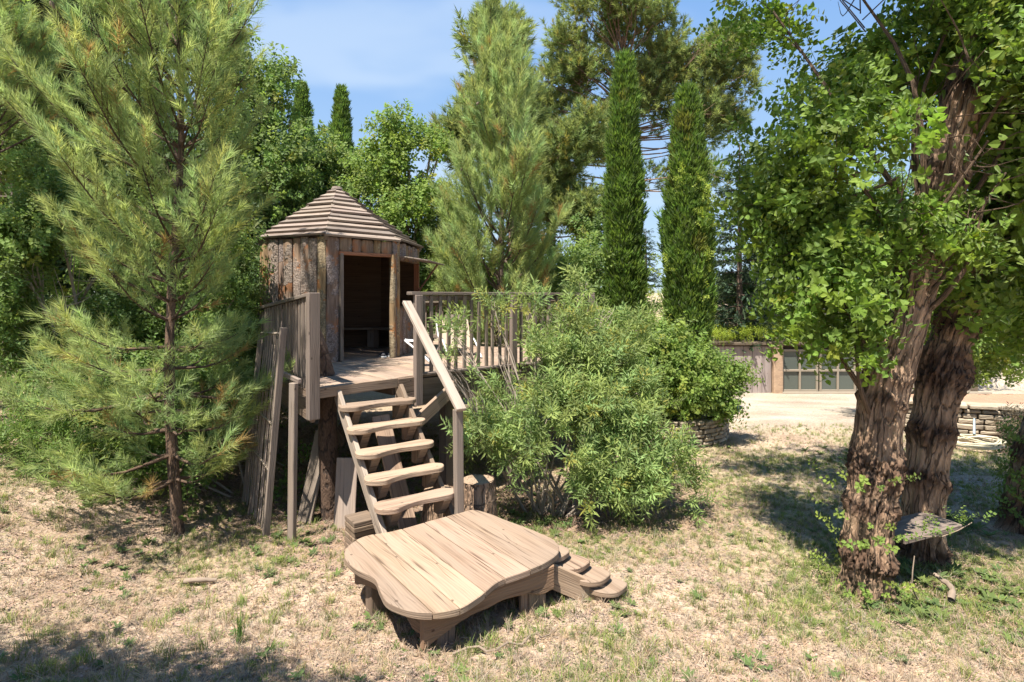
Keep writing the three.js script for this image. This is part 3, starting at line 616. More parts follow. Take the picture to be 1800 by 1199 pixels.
// ---------- things round the treehouse ----------
seed(606);
{
  const lo = thing('bark_log', 'dark bark covered log standing on the deck beside the left railing', 'log', [-2.3, DECK, -6.95]);
  const t = new Tubes().add([V(0, 0, 0), V(-0.03, 0.25, 0.02), V(-0.11, 0.55, 0.0)], 0.13, 0.07, 22, 26, (a, y) => 0.02 * fbm(a * 3, y * 6, 71, 3), () => [0.75, 0.68, 0.62]); t.build('trunk', M.pineBark, lo);
  mesh('sawn_end', (() => { const g = new THREE.CircleGeometry(0.07, 18); g.rotateX(-Math.PI / 2 + 0.2); g.translate(-0.11, 0.552, 0); return g; })(), M.beam[2], lo);
  // trellis leaning on the deck side
  const tr = thing('trellis', 'leaning wooden trellis of thin rods left of the stairs', 'trellis');
  const a0 = G(-2.58, 5.95), a1 = V(-2.43, 2.18, -6.05), b0 = G(-3.25, 6.9), b1 = V(-3.2, 2.05, -7.25);
  mesh('stile', beam(a0.clone().add(V(0, -0.05, 0)), a1, 0.035, 0.07, V(0.7, 0, -0.7)), M.rail[4], tr);
  mesh('stile', beam(b0.clone().add(V(0, -0.05, 0)), b1, 0.035, 0.06, V(0.7, 0, -0.7)), M.rail[4], tr);
  mesh('stile', beam(G(-3.02, 6.55, -0.02), V(-2.9, 1.3, -6.75), 0.03, 0.055, V(0.7, 0, -0.7)), M.rail[3], tr);
  for (let k = 1; k < 12; k++) { const f = k / 12 + rr(-0.02, 0.02), r = new Tubes().add([a0.clone().lerp(b0, f).add(V(0, 0.02, 0)), a0.clone().lerp(b0, f + rr(-0.03, 0.03)).lerp(a1.clone().lerp(b1, f), 0.5), a1.clone().lerp(b1, f + rr(-0.03, 0.03)).add(V(0, rr(-0.3, 0.1), 0))], 0.009, 0.007, 6, 6); r.build('rod', M.pale[k % 5], tr); }
  for (const f of [0.3, 0.52, 0.97]) { const r = new Tubes().add([a0.clone().lerp(a1, f), b0.clone().lerp(b1, f + 0.03)], 0.013, 0.013, 6); r.build('crossbar', M.pale[2], tr); }
  const p1 = thing('timber_post', 'square grey timber post standing free beside the trellis', 'post');
  mesh('post', beam(G(-2.27, 5.86, -0.1), V(-2.25, 1.62, -5.86), 0.055, 0.08, V(0.9, 0, 0.4)), M.rail[4], p1);
  mesh('crosspiece', beam(V(-2.2, 1.63, -5.9), V(-2.75, 1.66, -6.6), 0.04, 0.05, UP), M.rail[3], p1);
  const brd = mesh('leaning_board', beam(G(-2.32, 6.35, 0), V(-2.2, 0.95, -6.62), 0.03, 0.22, V(0.85, 0, 0.5)), M.rail[2]); tag(brd, 'dark wide board leaning under the deck behind the square post', 'board');
  const ply = mesh('plywood_panel', beam(G(-1.83, 6.2, 0), V(-1.83, 0.72, -6.32), 0.02, 0.24, V(0.95, 0, 0.1)), M.pale[1]); tag(ply, 'upright greyish panel standing under the top of the stairs', 'panel');
  const crate = thing('slatted_box', 'low box of stacked slats behind the left stair stringer', 'box', [-1.52, ground(-1.5, 5.6), -5.72], 0.63);
  for (let k = 0; k < 6; k++) mesh('slat', (() => { const g = plank(0.24, 0.045, 0.26, 0.004); g.translate(rr(-0.01, 0.01), 0.03 + k * 0.052, rr(-0.01, 0.01)); return g; })(), pick(M.beam), crate);
  // stumps
  for (const [x, d, h, r, lab] of [[-0.76, 5.9, 0.55, 0.15, 'lower sawn stump with flaking bark behind the handrail post'], [-0.36, 6.0, 0.64, 0.165, 'taller sawn stump with rough pale bark right of the handrail post']]) {
    const s = thing('tree_stump', lab, 'stump', [x, ground(x, d), -d], 0, 'stumps by the stairs');
    new Tubes().add([V(0, -0.1, 0), V(0.01, h * 0.5, 0), V(0, h, 0)], r * 1.25, r, 44, 40, (a, y) => 0.035 * (fbm(Math.cos(a) * 3 + x * 9, y * 5 + Math.sin(a) * 3, 81, 4)) + 0.02 * noise2(a * 5, y * 1.5, 5), () => [0.85, 0.78, 0.72]).build('bark', M.bark, s);
    mesh('cut_face', (() => { const g = new THREE.CircleGeometry(r * 1.04, 30); g.rotateX(-Math.PI / 2); g.translate(0, h - 0.004, 0); return g; })(), M.tread[2], s);
  }
  // folding lounger and folded chair on the deck
  const white = std({ color: new THREE.Color().setRGB(0.72, 0.73, 0.74), roughness: 0.4 }), canvas = std({ color: new THREE.Color().setRGB(0.46, 0.37, 0.28), roughness: 0.95 });
  const ch = thing('folding_lounger', 'beige canvas folding lounger with pale tube frame on the deck', 'lounger', [-0.92, DECK, -9.3], 0.35);
  for (const s of [-1, 1]) new Tubes().add([V(s * 0.26, 0.02, 0.6), V(s * 0.26, 0.28, 0.15), V(s * 0.26, 0.3, -0.1), V(s * 0.26, 0.62, -0.32)], 0.012, 0.012, 8, 16).build('frame', white, ch);
  for (const s of [-1, 1]) new Tubes().add([V(s * 0.25, 0.3, 0.15), V(s * 0.25, 0.02, -0.35)], 0.011, 0.011, 8).build('leg', white, ch);
  mesh('backrest', beam(V(0, 0.13, 0.12), V(0, 0.58, -0.1), 0.015, 0.47, V(1, 0, 0)), canvas, ch);
  mesh('seat', beam(V(0, 0.27, -0.1), V(0, 0.25, -0.6), 0.015, 0.47, V(1, 0, 0)), canvas, ch);
  mesh('head_cushion', beam(V(0, 0.55, -0.07), V(0, 0.66, -0.12), 0.05, 0.3, V(1, 0, 0)), M.rail[1], ch);
  const fc = thing('folding_chair', 'white metal folding chair frame lying behind the handrail on the deck', 'chair', [-1.25, DECK, -7.75], 0.2);
  new Tubes().add([V(-0.2, 0.36, 0), V(0, 0.2, 0.12), V(0.2, 0.015, 0.25)], 0.014, 0.014, 8, 12).build('frame', white, fc);
  new Tubes().add([V(-0.2, 0.36, -0.3), V(0, 0.2, -0.2), V(0.22, 0.015, -0.1)], 0.014, 0.014, 8, 12).build('frame', white, fc);
  mesh('seat', beam(V(-0.2, 0.36, -0.15), V(0.1, 0.34, -0.12), 0.012, 0.3, V(0, 0, 1)), white, fc);
  // shoes at the doorway
  for (const [k, x, d, turn] of [[0, -2.05, 9.02, 0.5], [1, -1.96, 9.1, 0.9]]) {
    const s = thing('shoe', k ? 'dark shoe nearer the right jamb on the hut threshold' : 'dark shoe further left on the hut threshold', 'shoe', [x, DECK + 0.002, -d], turn, 'shoes on the threshold');
    const up = new THREE.SphereGeometry(0.05, 14, 10); up.scale(0.75, 0.7, 1.7); up.translate(0, 0.035, 0); mesh('upper', up, std({ color: new THREE.Color().setRGB(0.05, 0.05, 0.06) }), s);
    mesh('sole', (() => { const g = plank(0.19, 0.02, 0.075, 0.008); g.rotateY(Math.PI / 2); g.translate(0, 0.011, 0); return g; })(), white, s);
  }
}

// ---------- walls, planter, hose ----------
function stoneRing(parent, arc, height, course, y0, depth) {      // arc(t) -> [x, z], laid in courses of rough stones
  let L = 0, prev = arc(0); for (let i = 1; i <= 60; i++) { const p = arc(i / 60); L += Math.hypot(p[0] - prev[0], p[1] - prev[1]); prev = p; }
  let y = 0;
  while (y < height - 0.02) {
    const h = Math.min(course * rr(0.75, 1.25), height - y); let s = -rr(0, 0.15);
    while (s < L) {
      const w = rr(0.12, 0.34), t = clamp((s + w / 2) / L), p = arc(t), q = arc(Math.min(1, t + 0.01)), p2 = arc(Math.max(0, t - 0.01)), ang = Math.atan2(-(q[1] - p2[1]), q[0] - p2[0]);
      const g = plank(w - 0.012, h - 0.012, depth * rr(0.85, 1.05), 0.014, (v) => [v[0] + 0.012 * noise2(v[1] * 60 + s * 9, v[2] * 20, 3), v[1] + 0.01 * noise2(v[0] * 30 + s * 7, v[2] * 20, 4), v[2] + 0.012 * noise2(v[0] * 30 + s * 5, v[1] * 40, 6)]);
      g.rotateZ(rr(-0.03, 0.03)); g.rotateY(ang); g.translate(p[0], y0(p[0], p[1]) + y + h / 2, p[1]); mesh('stone', g, pick(M.stone), parent);
      s += w;
    }
    y += h;
  }
}
seed(707);
{
  const PC = [2.72, 10.55], pr = 1.12, gy = ground(3, 9.9) - 0.05;
  const pl = thing('stone_planter', 'round dry stone planter with a shrub growing out of it', 'planter', [PC[0], gy, -PC[1]]);
  stoneRing(pl, (t) => { const a = lerp(-0.55, Math.PI + 0.7, t) * -1 + Math.PI; return [Math.cos(a) * pr, -Math.sin(a) * -pr * 1].map((v, i) => (i ? Math.abs(1) * Math.sin(lerp(-0.55, Math.PI + 0.7, t)) * pr : -Math.cos(lerp(-0.55, Math.PI + 0.7, t)) * pr)); }, 0.5, 0.075, () => 0, 0.2);
  mesh('soil', (() => { const g = new THREE.CylinderGeometry(pr - 0.09, pr - 0.05, 0.42, 40, 1); g.translate(0, 0.21, 0); return g; })(), std({ map: groundMap, color: new THREE.Color().setRGB(0.5, 0.42, 0.36), roughness: 1 }), pl);

  const wl = thing('stone_wall', 'low curved dry stone wall with pale coping behind the hose', 'wall');
  const arc = (t) => { const a = lerp(2.55, 0.9, t); return [8.9 + Math.cos(a) * 2.1, -(12.4 - Math.sin(a) * 2.6)]; };
  stoneRing(wl, arc, 0.6, 0.085, (x, z) => ground(x, -z) - 0.06, 0.24);
  for (let i = 0; i < 9; i++) { const p = arc(i / 9), q = arc((i + 1) / 9), gy2 = (v) => ground(v[0], -v[1]) + 0.59; mesh('coping', beam(V(p[0], gy2(p), p[1]), V(q[0], gy2(q), q[1]), 0.07, 0.36, V(0, 0, 1), 0.015), M.stone[4 - (i % 2)], wl); }
  mesh('fill', (() => { const s = []; for (let i = 0; i <= 20; i++) { const p = arc(i / 20); s.push([p[0], p[1] - 0.12]); } s.push([10.4, -11.4], [8.1, -11.4]); const g = slab(s, 0.7, true, 0.002); g.translate(0, ground(8, 10) + 0.56, 0); return g; })(), std({ map: groundMap, color: new THREE.Color().setRGB(0.95, 0.72, 0.66), roughness: 1 }), wl);

  const ho = thing('garden_hose', 'pale coiled garden hose on the ground before the low stone wall', 'hose', [0, 0, 0]);
  const hp = [], hx = 7.62, hd = 9.35;
  for (let i = 0; i < 110; i++) { const a = i * 0.42, r = 0.3 + 0.07 * noise2(i * 0.13, 2, 4); hp.push(V(hx + Math.cos(a) * r * 1.25, ground(hx, hd) + 0.02 + 0.05 * (1 + noise2(i * 0.2, 7, 9)) + i * 0.0008, -(hd + Math.sin(a) * r * 0.8))); }
  hp.push(V(8.2, ground(8.2, 9.3) + 0.02, -9.35), V(8.5, ground(8.5, 9.3) + 0.02, -9.4));
  new Tubes().add(hp, 0.013, 0.013, 6, 700).build('coil', std({ color: new THREE.Color().setRGB(0.55, 0.5, 0.36), roughness: 0.6 }), ho);
  new Tubes().add([V(hx + 0.14, ground(hx, hd) + 0.2, -hd - 0.2), V(hx + 0.22, ground(hx, hd) + 0.44, -hd - 0.3)], 0.02, 0.016, 8).build('tap_pipe', std({ color: new THREE.Color().setRGB(0.35, 0.42, 0.45), roughness: 0.5 }), ho);

  // low building dug into the bank, with a glazed front
  const b = thing('garden_building', 'low flat roofed outbuilding with grey boards and glazed doors behind the trees', 'building', [0, 0, 0]);
  const D0 = 19.2, base = ground(8, 19) - 0.1, top = base + 1.72, x0 = 5.6, xp = 8.75;
  const nP = 10; for (let i = 0; i < nP; i++) { const w = (xp - x0) / nP; mesh('wall_board', (() => { const g = plank(top - base - 0.1, 0.03, w - 0.012, 0.004); g.rotateZ(Math.PI / 2); g.rotateY(Math.PI / 2); g.rotateY(0); g.applyMatrix4(new THREE.Matrix4()); const bb = new THREE.Box3().setFromBufferAttribute(g.attributes.position), sz = bb.getSize(V(0, 0, 0)); if (sz.x < sz.z) g.rotateY(Math.PI / 2); g.translate(x0 + (i + 0.5) * w, (top + base) / 2, -D0 + rr(-0.006, 0.006)); return g; })(), std({ map: greyMap, bumpMap: greyBump, bumpScale: 0.004, color: new THREE.Color().setRGB(1.55 + 0.1 * (i % 3), 1.6 + 0.1 * (i % 3), 1.8 + 0.1 * (i % 3)) }), b); }
  const render = std({ map: stoneMap, color: new THREE.Color().setRGB(1.15, 0.95, 0.82) });
  mesh('backing_wall', (() => { const g = plank(10.2, 1.75, 0.08, 0.004); g.translate(x0 + 5.1, (top + base) / 2, -D0 - 0.12); return g; })(), M.mortar, b);
  mesh('pier', (() => { const g = plank(0.3, top - base, 0.3, 0.01); g.translate(xp + 0.18, (top + base) / 2, -D0); return g; })(), render, b);
  const cream = std({ color: new THREE.Color().setRGB(0.26, 0.22, 0.17), roughness: 0.7 }), glass = new THREE.MeshPhysicalMaterial({ color: new THREE.Color().setRGB(0.085, 0.1, 0.088), roughness: 0.12, metalness: 0, specularIntensity: 0.8 });
  for (let k = 0; k < 5; k++) {
    const cx = xp + 0.33 + 0.62 + k * 1.28, w = 1.24, h = top - base - 0.3, dr = mesh('glazed_door', (() => { const parts = []; for (const s of [-1, 0, 1]) { const g = plank(h, 0.06, 0.07, 0.006); g.rotateZ(Math.PI / 2); g.translate(cx + s * (w / 2 - 0.04), base + 0.15 + h / 2, -D0 + 0.02); parts.push(g); } for (const f of [0.02, 0.5, 0.98]) { const g = plank(w, 0.07, 0.055, 0.006); g.translate(cx, base + 0.15 + h * f, -D0 + 0.022); parts.push(g); } return mergeGeometries(parts); })(), cream, b);
    for (const s of [-1, 1]) for (const f of [0.26, 0.74]) mesh('pane', (() => { const g = plank(w / 2 - 0.1, h / 2 - 0.05, 0.012, 0.002); g.translate(cx + s * (w / 4 - 0.01), base + 0.15 + h * f, -D0 - 0.01); return g; })(), glass, dr);
  }
  mesh('roof_edge', (() => { const g = plank(10.4, 0.1, 2.0, 0.02); g.translate(x0 + 5.1, top + 0.04, -D0 - 0.85); return g; })(), M.mortar, b);
  mesh('sill', (() => { const g = plank(7, 0.1, 0.2, 0.01); g.translate(xp + 3.8, base + 0.1, -D0 + 0.1); return g; })(), cream, b);
}

// ---------- poplars on the right ----------
const GEO = {};
seed(808);
GEO.poplarNear = spray({ n: 11, L: 0.26, len: 0.062, wid: 0.054, wideAt: 0.3, out: 1.1, jitter: 0.6, hang: 0.25, rich: true });
GEO.poplar = spray({ n: 11, L: 0.26, len: 0.07, wid: 0.06, wideAt: 0.32, out: 1.1, jitter: 0.6, hang: 0.25 });
GEO.poplarLeaf = flat((() => { const p = []; leafInto(p, V(0, 0, 0), V(0, 1, 0), V(0, 0, 1), 0.072, 0.062, 0.32, 0.22, true); return p; })());
GEO.smallLeaf = spray({ n: 16, L: 0.3, len: 0.05, wid: 0.03, out: 1.0, jitter: 0.5 });
GEO.willow = spray({ n: 20, L: 0.26, len: 0.09, wid: 0.021, wideAt: 0.45, out: 0.95, jitter: 0.3, start: 0.15 });
GEO.broad = spray({ n: 12, L: 0.28, len: 0.07, wid: 0.05, wideAt: 0.45, out: 1.1, jitter: 0.5, hang: 0.1 });
GEO.far = spray({ n: 13, L: 0.45, len: 0.14, wid: 0.1, out: 1.1, jitter: 0.6 });
GEO.pineNear = shoot({ n: 58, L: 0.24, len: 0.13, w: 0.006, lean: 0.9 });
GEO.pineMid = shoot({ n: 46, L: 0.3, len: 0.15, w: 0.0095, lean: 0.85 });
GEO.pineFar = shoot({ n: 28, L: 0.34, len: 0.22, w: 0.028, lean: 1.0 });
const blades = (n, place) => { const p = []; for (let i = 0; i < n; i++) { const [o, d, len, w] = place(i), side = d.clone().cross(onSphere()).normalize().multiplyScalar(w / 2); p.push(o.x - side.x, o.y - side.y, o.z - side.z, o.x + side.x, o.y + side.y, o.z + side.z, o.x + d.x * len, o.y + d.y * len, o.z + d.z * len); } return flat(p); };
GEO.cypress = blades(36, (i) => { const a = i * 2.4, r = 0.055 * Math.sqrt(R()); return [V(Math.cos(a) * r, rr(0, 0.2), Math.sin(a) * r), V(Math.cos(a) * 0.5, 1, Math.sin(a) * 0.5).add(onSphere().multiplyScalar(0.3)).normalize(), rr(0.06, 0.12), 0.03]; });
GEO.fir = blades(44, (i) => { const t = R(), k = i % 2 ? 1 : -1; return [V(k * 0.02, t * 0.6, 0), V(k * rr(0.5, 1), rr(0.5, 0.9), rr(-0.3, 0.3)).normalize(), 0.15 * (1.1 - t * 0.5), 0.035]; });

const MAT = {
  poplar: leafMaterial(0.18, 0.285, 0.028, 0.6, 0.3), willow: leafMaterial(0.275, 0.365, 0.11, 0.55, 0.12), broad: leafMaterial(0.15, 0.235, 0.045, 0.55, 0.15), lime: leafMaterial(0.23, 0.33, 0.06, 0.6, 0.1),
  dark: leafMaterial(0.075, 0.125, 0.03, 0.45, 0.2), mid: leafMaterial(0.195, 0.29, 0.06, 0.6, 0.15), pine: leafMaterial(0.36, 0.455, 0.155, 0.62, 0), pineFar: leafMaterial(0.25, 0.31, 0.085, 0.55, 0), cypress: leafMaterial(0.135, 0.23, 0.036, 0.5, 0), fir: leafMaterial(0.06, 0.095, 0.05, 0.15, 0), silver: leafMaterial(0.28, 0.31, 0.25, 0.3, 0),
};

function poplarTrunk(parent, path, radii, bands, s, segs = 620, sides = 150) {
  const T = new Tubes();
  const bandAt = (y, a) => bands.reduce((m, b) => Math.max(m, Math.exp(-(((y - b[0] - 0.05 * noise2(a * 1.5, b[0] * 9, s)) / b[1]) ** 2)) * b[2]), 0);
  const ring = (a, k) => [Math.cos(a) * k, Math.sin(a) * k];
  const ridge = (a, y) => { const [cx, cy] = ring(a, 3.4); const w = fbm(cx + y * 0.3, cy + y * 1.1, s, 2); return 1 - Math.abs(noise2(cx * 1.6 + w * 1.6, cy * 1.6 + y * 1.5, s + 4)); };
  T.add(path, 0, 0, sides, segs, (a, y, r) => {
    const [cx, cy] = ring(a, 5), b = bandAt(y, a), lump = fbm(cx * 1.4 + 20, cy * 1.4 + y * 9, s + 8, 3);
    return r * 0.5 * Math.exp(-Math.max(0, y - 0.2) / 0.1) * (0.45 + 0.55 * Math.sin(a * 5 + 1.5 * noise2(a, 3, s))) + r * (0.17 * (ridge(a, y) - 0.6) + 0.04 * fbm(cx * 4, cy * 4 + y * 6, s + 6, 2)) * (1 - 0.7 * Math.min(1, b)) + b * (0.02 + 0.06 * Math.max(-0.35, lump) + 0.026 * noise2(cx * 4.5 + y * 9, cy * 4.5 + y * 17, s + 12) + 0.014 * noise2(cx * 9 - y * 20, cy * 9 + y * 36, s + 14));
  }, (a, y) => {
    const [cx, cy] = ring(a, 5), b = clamp(bandAt(y, a) * 1.2), f = fbm(cx, cy + y * 4, s + 20, 3);
    const c = mix3([1.2, 1.1, 0.98], [0.58, 0.52, 0.46], clamp(0.5 + 1.3 * f));
    return mix3(c, mix3([0.26, 0.2, 0.17], [0.72, 0.62, 0.55], sstep(0.1, 0.45, fbm(cx * 2.2, cy * 2.2 + y * 14, s + 24, 2))), b * 0.95);
  }, radii);
  return T.build('trunk', M.bark, parent);
}
const radiiOf = (list) => (t) => { for (let i = 1; i < list.length; i++) if (t <= list[i][0]) { const [a, r] = list[i - 1], [b, q] = list[i]; return lerp(r, q, (t - a) / (b - a)); } return list.at(-1)[1]; };
// crooked limb from a to b
const limb = (T, a, b, r0, r1, bend = 0.15, sides = 7, tintC) => { const m = a.clone().lerp(b, 0.5).add(onSphere().multiplyScalar(a.distanceTo(b) * bend)); T.add([a, m, b], r0, r1, sides, 6, null, tintC ? () => tintC : null); };
{
  seed(811);
  const p1 = thing('poplar_tree', 'nearer leaning poplar with thick burred trunk at right', 'tree', [0, 0, 0]);
  const path1 = [G(3.03, 4.85, -0.25), V(3.03, 0.25, -4.85), V(3.1, 0.9, -4.88), V(3.18, 1.55, -4.9), V(3.42, 2.4, -4.93), V(3.66, 3.2, -4.95), V(3.95, 4.2, -5.0), V(4.25, 5.2, -5.05), V(4.45, 7.0, -5.1), V(4.4, 9.5, -5.2)];
  const trunk1 = poplarTrunk(p1, path1, radiiOf([[0, 0.26], [0.03, 0.22], [0.06, 0.185], [0.1, 0.168], [0.2, 0.18], [0.3, 0.168], [0.42, 0.175], [0.5, 0.165], [0.6, 0.16], [0.75, 0.13], [1, 0.05]]), [[0.55, 0.13, 1], [0.95, 0.09, 0.9], [1.3, 0.17, 1.15], [1.88, 0.05, 0.7], [2.1, 0.06, 0.5], [0.2, 0.1, 0.5], [3.9, 0.12, 0.8], [4.7, 0.15, 0.8]], 401);
  const T = new Tubes(), rustic = [0.62, 0.55, 0.48];
  // foliage masses: centre, radii
  const mass = [
    [3.15, 3.4, 4.65, 0.5, 0.36], [2.8, 3.05, 4.9, 0.42, 0.34], [2.72, 2.5, 4.75, 0.42, 0.28], [2.72, 3.8, 4.9, 0.6, 0.4], [3.5, 4.0, 4.5, 0.65, 0.45], [3.55, 4.45, 5.0, 0.5, 0.38], [2.45, 3.3, 5.3, 0.4, 0.3], [3.98, 3.05, 4.75, 0.36, 0.32],
    [2.62, 2.3, 5.0, 0.28, 0.2], [2.86, 2.1, 4.75, 0.28, 0.18], [3.95, 3.5, 4.55, 0.4, 0.35], [4.35, 4.4, 4.8, 0.6, 0.5], [3.1, 5.38, 5.2, 0.6, 0.26], [2.85, 5.62, 6.2, 0.55, 0.28], [3.9, 5.2, 4.9, 0.8, 0.5], [3.35, 3.0, 4.62, 0.22, 0.22], [2.66, 2.7, 5.2, 0.3, 0.24], [3.7, 3.72, 4.42, 0.42, 0.34], [4.0, 4.35, 4.45, 0.5, 0.36], [2.55, 3.45, 5.3, 0.36, 0.26], [2.55, 2.95, 5.0, 0.3, 0.3], [3.75, 3.3, 4.5, 0.3, 0.25],
  ].map(([x, y, d, r, h]) => ({ c: V(x, y, -d), r: [r, h, r] }));
  const crownHigh = [];
  for (let i = 0; i < 16; i++) crownHigh.push({ c: V(rr(1.5, 4.7), rr(6.9, 9.6), -rr(3.7, 6.2)), r: [rr(0.6, 1.0), rr(0.4, 0.65), rr(0.6, 1.0)] });
  for (const b of mass) { const y = Math.min(b.c.y + 0.35, 5), k = clamp((y) / 9.5 * 1.02), a = new THREE.CatmullRomCurve3(path1).getPoint(clamp(0.08 + y / 9.5 * 0.86)); void k; limb(T, a, b.c, 0.03, 0.008, 0.12, 7, rustic); for (let j = 0; j < 6; j++) limb(T, b.c.clone().lerp(a, 0.25 * R()), b.c.clone().add(onSphere().multiply(V(b.r[0], b.r[1], b.r[2])).multiplyScalar(0.9)), 0.006, 0.002, 0.25, 5, rustic); }
  for (const b of crownHigh) { limb(T, V(4.4, 5.8, -5.08), b.c, 0.06, 0.015, 0.12, 6, rustic); for (let j = 0; j < 4; j++) limb(T, b.c, b.c.clone().add(onSphere().multiplyScalar(b.r[0])), 0.012, 0.004, 0.2, 4, rustic); }
  // bare crooked boughs reaching left
  for (const [a, b, r] of [[V(3.4, 3.55, -5.0), V(2.35, 3.42, -5.2), 0.018], [V(2.9, 3.5, -5.1), V(2.0, 3.3, -5.2), 0.011], [V(2.5, 3.42, -5.2), V(2.25, 2.5, -5.1), 0.009], [V(2.6, 3.45, -5.15), V(2.2, 2.9, -5.3), 0.007], [V(4.1, 4.5, -4.8), V(3.4, 4.35, -4.5), 0.016], [V(3.7, 4.4, -4.6), V(3.42, 4.9, -4.55), 0.011], [V(3.3, 3.6, -5.0), V(2.3, 3.75, -5.6), 0.01]]) limb(T, a, b, r, 0.003, 0.14, 6, [0.95, 0.85, 0.75]);
  stuff(T.build('branch', M.bark, p1));
  copies('crown', GEO.poplarNear, MAT.poplar, blobSprays(mass, 4300, { shell: 0.95, rise: 0.0, size: [0.75, 1.2], spread: 0.35, s: 21, gap: 0.85 }), p1);
  copies('upper_crown', GEO.poplar, MAT.poplar, blobSprays(crownHigh, 2300, { gap: 0.85, shell: 0.9, rise: 0, size: [0.9, 1.4], s: 25 }), p1);
  const front = blobSprays(mass.slice(0, 12), 230, { shell: 0.1, rise: -0.2, s: 22 });
  for (const l of front.slice(0, 220)) { const o = mesh('leaf', GEO.poplarLeaf, MAT.poplar, p1); o.position.copy(l.p).add(V(0, 0, 0.08)); o.quaternion.setFromEuler(new THREE.Euler(rr(-1.2, 0.4), rr(-1.4, 1.4), rr(-2.4, 2.4))); o.scale.setScalar(rr(0.8, 1.2)); }
  // sprouts low on the trunk
  const sprouts = []; for (let i = 0; i < 46; i++) { const a = rr(1.6, 5.4), y = pick([0.16, 0.5, 0.62, 0.95, 0.08]) + rr(-0.08, 0.08), r = 0.29; sprouts.push({ p: V(3.04 + Math.cos(a) * r * 1.05, y, -4.86 - Math.sin(a) * r), d: V(Math.cos(a), 0.5, -Math.sin(a)).normalize(), s: rr(0.35, 0.65), c: varied(0.25, 0.05) }); }
  copies('sprout', GEO.broad, MAT.lime, sprouts, p1);
  const TS = new Tubes(); const sp = [V(3.28, 0.52, -4.75), V(3.5, 0.56, -4.62), V(3.72, 0.68, -4.6)]; TS.add(sp, 0.006, 0.003, 5); TS.add([V(3.28, 0.06, -4.6), V(3.2, 0.2, -4.55), V(3.24, 0.42, -4.58)], 0.008, 0.004, 5); TS.build('shoot', M.twig, p1);
  copies('shoot_leaf', GEO.broad, MAT.lime, Array.from({ length: 16 }, (_, i) => ({ p: sp[0].clone().lerp(sp[2], 0.2 + i / 18).add(onSphere().multiplyScalar(0.05)), d: V(rr(-1, 1), 1, rr(-1, 1)).normalize(), s: rr(0.3, 0.5), c: varied(0.2) })), p1);
  void trunk1;

  seed(822);
  const p2 = thing('poplar_tree', 'further poplar trunk in deep shade just behind the nearer one', 'tree', [0, 0, 0]);
  const path2 = [G(3.92, 5.45, -0.25), V(3.93, 0.3, -5.45), V(3.98, 0.9, -5.46), V(4.15, 1.8, -5.48), V(4.5, 2.9, -5.52), V(4.85, 4.0, -5.55), V(5.3, 5.6, -5.6), V(5.5, 8.6, -5.7)];
  poplarTrunk(p2, path2, radiiOf([[0, 0.23], [0.05, 0.18], [0.2, 0.165], [0.35, 0.17], [0.5, 0.155], [0.7, 0.12], [1, 0.05]]), [[0.35, 0.12, 0.9], [1.02, 0.1, 0.9], [1.45, 0.12, 1.0], [2.05, 0.22, 1.3], [2.5, 0.12, 0.8]], 431, 460, 110);
  const T2 = new Tubes(), mass2 = [[4.6, 3.3, 5.2, 0.6, 0.45], [5.2, 3.0, 5.5, 0.6, 0.5], [4.9, 4.2, 5.2, 0.8, 0.5], [5.4, 4.2, 5.6, 0.8, 0.6], [4.3, 2.55, 5.3, 0.35, 0.3], [4.6, 5.1, 5.4, 0.9, 0.5], [3.6, 4.7, 5.9, 0.7, 0.4], [5.0, 2.35, 5.6, 0.42, 0.28]].map(([x, y, d, r, h]) => ({ c: V(x, y, -d), r: [r, h, r] }));
  const high2 = []; for (let i = 0; i < 15; i++) high2.push({ c: V(rr(3.3, 6.6), rr(6.4, 8.6), -rr(3.2, 6.8)), r: [rr(0.7, 1.1), rr(0.4, 0.7), rr(0.7, 1.1)] });
  for (const b of [...mass2, ...high2]) { limb(T2, b.c.y > 6 ? V(5.3, 5.6, -5.6) : V(4.15 + (Math.min(b.c.y, 4.6) - 1.8) * 0.33, Math.min(b.c.y, 4.6), -5.5), b.c, 0.035, 0.01, 0.12, 6, rustic); for (let j = 0; j < 5; j++) limb(T2, b.c, b.c.clone().add(onSphere().multiplyScalar(b.r[1])), 0.008, 0.003, 0.2, 4, rustic); }
  stuff(T2.build('branch', M.bark, p2));
  copies('crown', GEO.poplar, MAT.poplar, blobSprays(mass2, 3000, { shell: 0.95, rise: 0, s: 31 }), p2);
  copies('upper_crown', GEO.poplar, MAT.poplar, blobSprays(high2, 2900, { gap: 0.95, shell: 0.9, rise: 0, size: [0.9, 1.4], s: 33 }), p2);

  seed(833);
  const p3 = thing('poplar_tree', 'short ivy covered trunk at the right edge beside the gravel', 'tree', [0, 0, 0]);
  poplarTrunk(p3, [G(5.62, 6.1, -0.2), V(5.64, 0.5, -6.1), V(5.85, 1.3, -6.1), V(6.3, 2.6, -6.15), V(6.9, 4.5, -6.2)], radiiOf([[0, 0.3], [0.2, 0.24], [0.6, 0.22], [1, 0.14]]), [[0.4, 0.2, 1], [1.0, 0.15, 1]], 451, 160, 60);
  copies('ivy', GEO.broad, MAT.mid, Array.from({ length: 240 }, () => { const a = rr(0, 6.28), y = rr(0.05, 1.1), r = 0.25; return { p: V(5.6 + y * 0.16 + Math.cos(a) * r, y, -6.1 + Math.sin(a) * r), d: V(Math.cos(a), 0.4, Math.sin(a)).normalize(), s: rr(0.4, 0.75), c: varied(0.3) }; }), p3);

  const seat = mesh('plank_seat', beam(V(3.27, 0.43, -4.97), V(3.93, 0.47, -5.19), 0.045, 0.34, V(0.32, 0, 0.95)), M.rail[1]); tag(seat, 'dark plank fixed as a seat between the two poplar trunks', 'bench');
}

